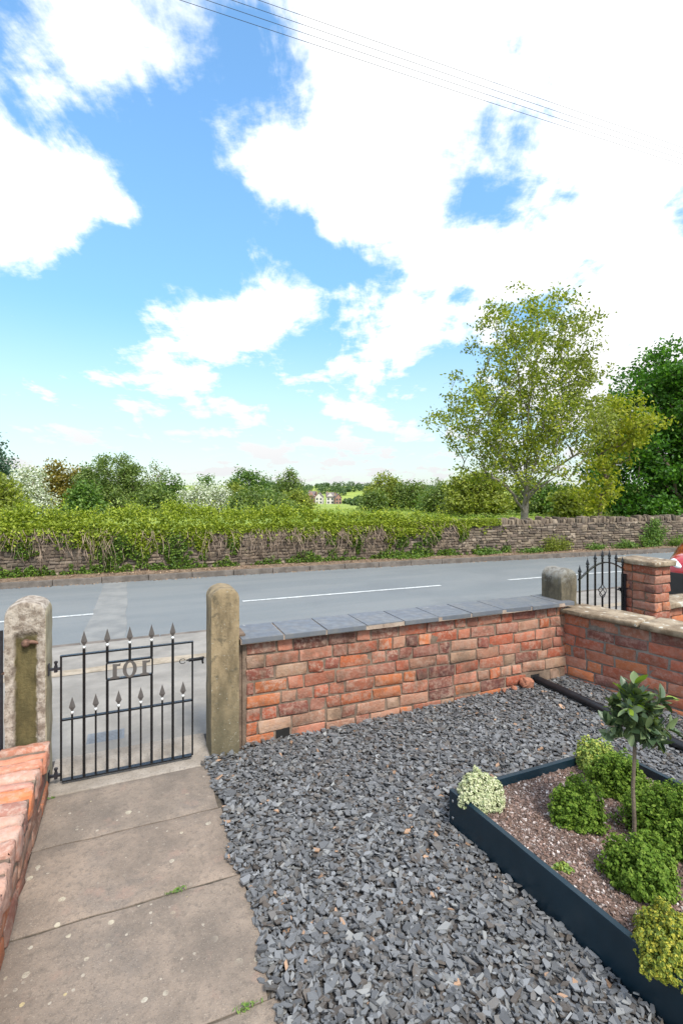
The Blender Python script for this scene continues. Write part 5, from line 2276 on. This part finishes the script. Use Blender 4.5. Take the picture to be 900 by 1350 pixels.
# shrubs and trees behind, left to right: label, name, category, px, top y, width px, distance, leaf, style
BACK = [
    ('dark blue green conifer cut by the left picture edge', 'conifer', 'tree', -12, 578, 56, 26, 'leaf_blue', 5200),
    ('yellow green bush at the left picture edge below the conifer', 'bush', 'bush', 2, 632, 60, 20, 'leaf_yel', 4200),
    ('white blossoming hawthorn at the far left', 'hawthorn', 'tree', 38, 618, 56, 24, 'leaf_white', 5600),
    ('golden bronze tree between the far left hawthorn and the big round tree', 'bronze_tree', 'tree', 80, 611, 54, 27, 'leaf_bronze', 5600),
    ('big rounded mid green willow, left of centre', 'willow', 'tree', 153, 602, 108, 27, 'leaf_olive', 16000),
    ('small green tree just right of the big round willow', 'small_tree', 'tree', 226, 628, 48, 30, 'leaf_mid', 3800),
    ('white flowering hawthorn in front of the green trees, centre left', 'hawthorn', 'tree', 256, 640, 44, 27, 'leaf_white', 3600),
    ('second white flowering hawthorn, the right one of the centre left pair', 'hawthorn', 'tree', 288, 641, 40, 28, 'leaf_white', 3200),
    ('slim dark green tree above the centre left hawthorns', 'small_tree', 'tree', 270, 629, 36, 34, 'leaf_mid', 2400),
    ('spreading deep green tree left of the distant houses', 'broad_tree', 'tree', 330, 622, 62, 33, 'leaf_mid', 8000),
    ('grey green thin topped tree next to the distant houses', 'grey_tree', 'tree', 380, 620, 44, 36, 'leaf_olive', 4600),
    ('bushy olive tree right of the distant houses', 'broad_tree', 'tree', 515, 628, 64, 34, 'leaf_yel', 8000),
    ('low bush right of the distant houses beside the olive tree', 'bush', 'bush', 492, 648, 34, 30, 'leaf_olive', 2600),
    ('yellow green thicket left of the tall tree trunk', 'thicket', 'bush', 628, 622, 82, 25, 'leaf_yel', 9500),
    ('yellow green thicket directly behind the tall tree trunk', 'thicket', 'bush', 705, 636, 66, 27, 'leaf_olive', 6500),
    ('light green bush between the tall trunk and the dark tree', 'bush', 'bush', 760, 648, 56, 21, 'leaf_yel', 5200),
    ('low hedge like bush at the end of the bramble hedge', 'bush', 'bush', 572, 652, 40, 30, 'leaf_mid', 3200),
    ('broad low scrub under the spreading deep green tree', 'scrub_bush', 'bush', 345, 645, 90, 26, 'leaf_olive', 6000),
    ('pale green scrub between the right hawthorn and the deep green tree', 'scrub_bush', 'bush', 306, 640, 40, 29, 'leaf_yel', 3000),
    ('light green scrub just left of the distant houses, behind the hedge', 'scrub_bush', 'bush', 392, 650, 44, 31, 'leaf_yel', 3000),
    ('tall rounded olive tree left of the sparse poplars', 'broad_tree', 'tree', 540, 636, 50, 33, 'leaf_olive', 5000),
    ('ragged scrub behind the hedge between the poplars and the yellow thicket', 'scrub_bush', 'bush', 590, 640, 60, 28, 'leaf_olive', 5200),
    ('dark green scrub filling the gap right of the tall trunk', 'scrub_bush', 'bush', 740, 642, 60, 26, 'leaf_mid', 5200),
    ('mid green tree behind the bronze tree and the round willow', 'small_tree', 'tree', 112, 618, 50, 33, 'leaf_mid', 4200),
    ('dark low bush behind the hedge, left of the willow', 'bush', 'bush', 112, 640, 44, 24, 'leaf_mid', 3600),
    ('green bush filling the gap under the small tree, right of the willow', 'bush', 'bush', 210, 646, 50, 25, 'leaf_olive', 3600),
]
for i, (lab, nm, ct, px, ty, wp, Y, lm, nl) in enumerate(BACK):
    s = Y / F
    x, y = loc_of(px, Y)
    tq, nq = tn(x, y)
    z0 = terr(max(9.3, nq)) - .05
    top = EYE - (ty - HOR) * s * 1.12 + .1
    H = top - z0
    wd = wp * s / 2
    r_ = random.Random(i + 40)
    if nm == 'conifer':
        bl = [(0, H * .42, wd * 1.0, H * .40), (0, H * .72, wd * .6, H * .26)]
    else:
        q_ = r_.uniform(-.35, .35) * wd
        bl = [(q_, H * .64, wd * .62, H * .34), (-wd * .55, H * r_.uniform(.38, .52), wd * .5, H * .34), (wd * .55, H * r_.uniform(.34, .5), wd * .5, H * .32), (0, H * .26, wd * 1.05, H * .25), (-q_ * 1.3, H * .72, wd * .36, H * .20)]
    tree(nm, lab, ct, px, Y, z0, bl, 90 + int(nl / 90), nl, .16 if nm not in ('willow', 'hawthorn') else .13, M[lm], M['bark'], trunk_h=H * .24, r0=.06 + .02 * H / 3, seed=60 + i, spread=.20, shell=.5, step=.4, seg=5)
# thin, almost bare trees
for (lab, px, ty, wp, Y, seed, nl) in [('thin almost bare tree rising beside the big round willow', 205, 604, 34, 30, 3, 330),
                                       ('slender sparse poplar on the left behind the tall tree', 556, 634, 14, 38, 4, 420),
                                       ('slender sparse poplar nearest to the tall tree', 576, 630, 14, 38, 6, 420)]:
    s = Y / F
    x, y = loc_of(px, Y)
    tq, nq = tn(x, y)
    z0 = terr(nq) - .05
    H = EYE - (ty - HOR) * s - z0
    tree('bare_tree', lab, 'tree', px, Y, z0, [(0, H * .72, wp * s / 2, H * .27)], 46, nl, .12, M['leaf_olive'], M['twig'], trunk_h=H * .4, r0=.05, seed=seed, spread=.12, shell=.3, step=.3, seg=5, min_r=.012)

# ------------------------------------------------------------------ distant houses
for i, (px, wpx, pal, lab) in enumerate([(411, 9, 0, 'leftmost of the distant houses, red brick under a grey roof'), (421, 10, 1, 'pale rendered distant house second from the left'),
                                         (435, 10, 1, 'pale distant house third from the left'), (445, 8, 0, 'rightmost distant red brick house')]):
    Y = 300 - i * 4
    x, y = loc_of(px, Y)
    s = Y / F
    wd = wpx * s
    z0 = EYE - (666 - HOR) * s
    ztop = EYE - ((648 + (i % 2) * 1.5 + (1.5 if i > 1 else 0)) - HOR) * s
    H = ztop - z0
    eave = H * .66
    h = thing('house', lab, 'house', (x, y, z0), R(-12 + 8 * i))
    mb = MB()
    mb.box(-wd / 2, -2.5, 0, wd / 2, 3.5, eave)
    mb.prism([(-wd / 2 * .98, eave), (wd / 2 * .98, eave), (0, H * .97)], -2.45, 3.45)
    mb.build('wall', M['house_pale' if pal else 'house_brick'], h)
    mb = MB()
    if i % 2:
        vs = [(-wd / 2 - .2, -2.8, eave - .1), (0, -2.8, H), (0, 3.8, H), (-wd / 2 - .2, 3.8, eave - .1)]
        vs2 = [(wd / 2 + .2, -2.8, eave - .1), (0, -2.8, H), (0, 3.8, H), (wd / 2 + .2, 3.8, eave - .1)]
        for q in (vs, vs2):
            mb.add(q + [(a, b, c + .18) for a, b, c in q], [(0, 1, 2, 3), (4, 5, 6, 7), (0, 1, 5, 4), (1, 2, 6, 5), (2, 3, 7, 6), (3, 0, 4, 7)])
    else:
        q = [(-wd / 2 - .2, -2.9, eave - .1), (wd / 2 + .2, -2.9, eave - .1), (wd / 2 + .2, .5, H), (-wd / 2 - .2, .5, H)]
        q2 = [(-wd / 2 - .2, 3.9, eave - .1), (wd / 2 + .2, 3.9, eave - .1), (wd / 2 + .2, .5, H), (-wd / 2 - .2, .5, H)]
        for qq in (q, q2):
            mb.add(qq + [(a, b, c + .18) for a, b, c in qq], [(0, 1, 2, 3), (4, 5, 6, 7), (0, 1, 5, 4), (1, 2, 6, 5), (2, 3, 7, 6), (3, 0, 4, 7)])
    rf = mb.build('roof', M['roof'], h)
    mb = MB()
    mb.box(-wd / 2 + .2, .2, H * .8, -wd / 2 + .8, .8, H + .7)
    mb.build('chimney', M['house_brick'], rf)
    for zz_ in (.15, .42):
        for xx in (-.25, .25):
            mb = MB()
            mb.box(xx * wd - .5, -2.56, H * zz_, xx * wd + .5, -2.49, H * zz_ + 1.1)
            mb.build('window', M['window'], h)

# the wooded hill far behind
C = []
r_ = np.random.default_rng(77)
clumps = []
for k_ in range(170):
    px = r_.uniform(330, 640)
    Y = r_.uniform(470, 640)
    x, y = loc_of(px, Y)
    tq, nq = tn(x, y)
    clumps.append((x, y, terr(nq), r_.uniform(3, 6)))
for k_ in range(70):
    px = r_.uniform(455, 560)
    Y = r_.uniform(180, 330)
    x, y = loc_of(px, Y)
    clumps.append((x, y, terr(tn(x, y)[1]), r_.uniform(1.5, 3.0)))
for (x, y, z, rr) in clumps:
    m = 150
    q = r_.normal(size=(m, 3))
    q /= np.linalg.norm(q, axis=1, keepdims=True)
    C.append(q * [rr, rr, rr * .8] * r_.uniform(.5, 1, (m, 1)) + [x, y, z + rr * .6])
o = leaves('distant_wood', np.concatenate(C), 1.5, M['leaf_far'], up=.4, aspect=.8)
props(o, 'far-off wooded hillside and hedgerows on the horizon behind the houses', 'woodland', kind='stuff')

# ------------------------------------------------------------------ overhead cables, parallel to the road
for k_, (dn_, dz_, lab) in enumerate([(0, 0, 'lowest of the four black overhead cables'), (.0, .10, 'second lowest of the four overhead cables'),
                                      (.0, .20, 'second highest of the four overhead cables'), (.0, .31, 'highest of the four overhead cables')]):
    mb = MB()
    q = []
    for j in range(61):
        u = j / 60
        t = -14 + 46 * u
        zc_ = 7.12 + dz_ + .032 * t + .0006 * t * t
        q.append((t, 2.75 + dn_, zc_))
    mb.tube(q, .0032, 6)
    o = mb.build('overhead_cable', M['cable'], loc=W(0, 0), rz=TH)
    props(o, lab + ' running along the road', 'cable', 'overhead cables above the road')
    # the neat set hangs from poles beyond both picture edges

# ------------------------------------------------------------------ red car at the right edge
fx, fy = loc_of(884, 7.30)
car = thing('parked_car', 'red car with black lower bumper parked beyond the brick pier, cut by the right edge', 'car', (0, 0, 0), 0)
heading = Vector((-.66, -.75, 0)).normalized()     # the nose points towards the garden
ch = math.atan2(heading.y, heading.x)
left = Vector((-heading.y, heading.x, 0))
# its front right corner (our left) is the one in view
corner_local = Vector((1.95, -.72, 0))
R_ = lambda v: Vector((v.x * math.cos(ch) - v.y * math.sin(ch), v.x * math.sin(ch) + v.y * math.cos(ch), 0))
cpos = Vector((fx, fy, 0)) - R_(corner_local)
car.location = (cpos.x, cpos.y, -.17)
car.rotation_euler = (0, 0, ch)
# body: stations along x (nose at +x)
secs = [(-2.0, .45, .78, .80, .62), (-1.92, .30, .92, .95, .76), (-1.4, .26, .95, 1.0, .84), (-.6, .24, .95, 1.0, .86), (.3, .24, .94, .99, .86), (.9, .25, .93, .97, .85), (1.35, .28, .86, .92, .82), (1.75, .30, .84, .92, .82), (1.95, .32, .76, .85, .79), (2.03, .36, .66, .72, .72)]
vs, fs = [], []
for (x, zl, zs, zt2, hw) in secs:
    ring = [(-hw * .80, zl), (-hw * .97, zl + .08), (-hw, (zl + zs) / 2), (-hw * .95, zs - .03), (-hw * .80, zs + .02), (-hw * .4, zt2), (hw * .4, zt2), (hw * .80, zs + .02), (hw * .95, zs - .03), (hw, (zl + zs) / 2), (hw * .97, zl + .08), (hw * .80, zl)]
    vs += [(x, a, b) for a, b in ring]
m_ = 12
for i in range(len(secs) - 1):
    for k_ in range(m_):
        a, b = i * m_ + k_, i * m_ + (k_ + 1) % m_
        fs.append((a, b, b + m_, a + m_))
fs.append(tuple(range(m_))[::-1])
fs.append(tuple((len(secs) - 1) * m_ + k_ for k_ in range(m_)))
mb = MB()
mb.add(vs, fs)
body = mb.build('body', M['car_red'], car, smooth=True)
sb = body.modifiers.new('subdivision', 'SUBSURF')
sb.levels = sb.render_levels = 2
# cabin
cab = [(-1.85, .93, .70, .93), (-1.6, .93, .68, 1.22), (-1.1, .93, .70, 1.42), (-.2, .93, .70, 1.45), (.35, .93, .69, 1.36), (1.0, .92, .68, .95)]
vs, fs = [], []
for (x, zb_, hw, zt2) in cab:
    k2 = max(.0, (zt2 - zb_))
    ring = [(-hw, zb_), (-hw + .28 * k2, zb_ + k2 * .82), (-hw + .42 * k2, zt2), (hw - .42 * k2, zt2), (hw - .28 * k2, zb_ + k2 * .82), (hw, zb_)]
    vs += [(x, a, b) for a, b in ring]
for i in range(len(cab) - 1):
    for k_ in range(6):
        a, b = i * 6 + k_, i * 6 + (k_ + 1) % 6
        fs.append((a, b, b + 6, a + 6))
fs.append(tuple(range(6))[::-1])
fs.append(tuple((len(cab) - 1) * 6 + k_ for k_ in range(6)))
mb = MB()
mb.add(vs, fs)
mb.build('windows', M['glass'], car)
mb = MB()
mb.add([(-1.15, -.50, 1.425), (-.15, -.50, 1.455), (.33, -.49, 1.372), (.33, .49, 1.372), (-.15, .50, 1.455), (-1.15, .50, 1.425),
        (-1.15, -.50, 1.445), (-.15, -.50, 1.475), (.33, -.49, 1.392), (.33, .49, 1.392), (-.15, .50, 1.475), (-1.15, .50, 1.445)],
       [(0, 1, 4, 5), (1, 2, 3, 4), (6, 7, 10, 11), (7, 8, 9, 10), (0, 1, 7, 6), (1, 2, 8, 7), (2, 3, 9, 8), (3, 4, 10, 9), (4, 5, 11, 10), (5, 0, 6, 11)])
mb.build('roof', M['car_red'], car)
mb = MB()
q = []
for k_ in range(13):
    a = -1 + 2 * k_ / 12
    q.append((2.085 - .10 * abs(a) ** 3, a * .82))
n = len(q)
vs = [(x, y, .28) for x, y in q] + [(x + .012, y, .60) for x, y in q] + [(x - .10, y * .97, .28) for x, y in q] + [(x - .10, y * .97, .60) for x, y in q]
fs = []
for i in range(n - 1):
    fs += [(i, i + 1, n + i + 1, n + i), (n + i, n + i + 1, 3 * n + i + 1, 3 * n + i), (i, 2 * n + i, 2 * n + i + 1, i + 1)]
fs += [(0, n, 3 * n, 2 * n), (n - 1, 3 * n - 1, 4 * n - 1, 2 * n - 1)]
mb = MB()
mb.add(vs, fs)
mb.build('bumper', M['car_black'], car, smooth=True, autosmooth=True)
gr = MB()
gr.box(2.02, -.50, .50, 2.110, .50, .62)
gr = gr.build('grille', M['car_black'], car, bevel=.01)
mb = MB()
for k_ in range(3):
    mb.box(2.110, -.48, .52 + k_ * .028, 2.116, .48, .528 + k_ * .028)
mb.build('grille_bars', M['chrome'], gr)
mb = MB()
mb.box(2.09, -.24, .36, 2.106, .24, .46)
mb.build('number_plate', M['plate'], car, bevel=.003)
for s_ in (-1, 1):
    bm = bmesh.new()
    bmesh.ops.create_uvsphere(bm, u_segments=18, v_segments=12, radius=1)
    me = bpy.data.meshes.new('headlight')
    for v in bm.verts:
        v.co = Vector((v.co.x * .14, v.co.y * .10, v.co.z * .06))
    bm.to_mesh(me)
    bm.free()
    me.materials.append(M['lamp'])
    o = bpy.data.objects.new('headlight', me)
    link(o)
    o.parent = car
    o.location = (1.88, s_ * .64, .72)
    o.rotation_euler = (0, .35, -s_ * .45)
    for x in (1.25, -1.25):
        mb = MB()
        mb.lathe([(.19, -.10), (.30, -.10), (.315, -.07), (.315, .07), (.30, .10), (.19, .10)], 28, axis='y')
        wh = mb.build('wheel', M['tyre'], car, smooth=True, autosmooth=True)
        wh.location = (x, s_ * .74, .31)
        mb = MB()
        mb.lathe([(.03, .0), (.19, .0), (.192, .03), (.03, .06)], 20, axis='y')
        for i, v in enumerate(mb.v):
            mb.v[i] = (v[0], s_ * (v[1] + .06), v[2])
        mb.build('rim', M['alloy'], wh)

for me in bpy.data.meshes:
    if me.users == 0:
        bpy.data.meshes.remove(me)
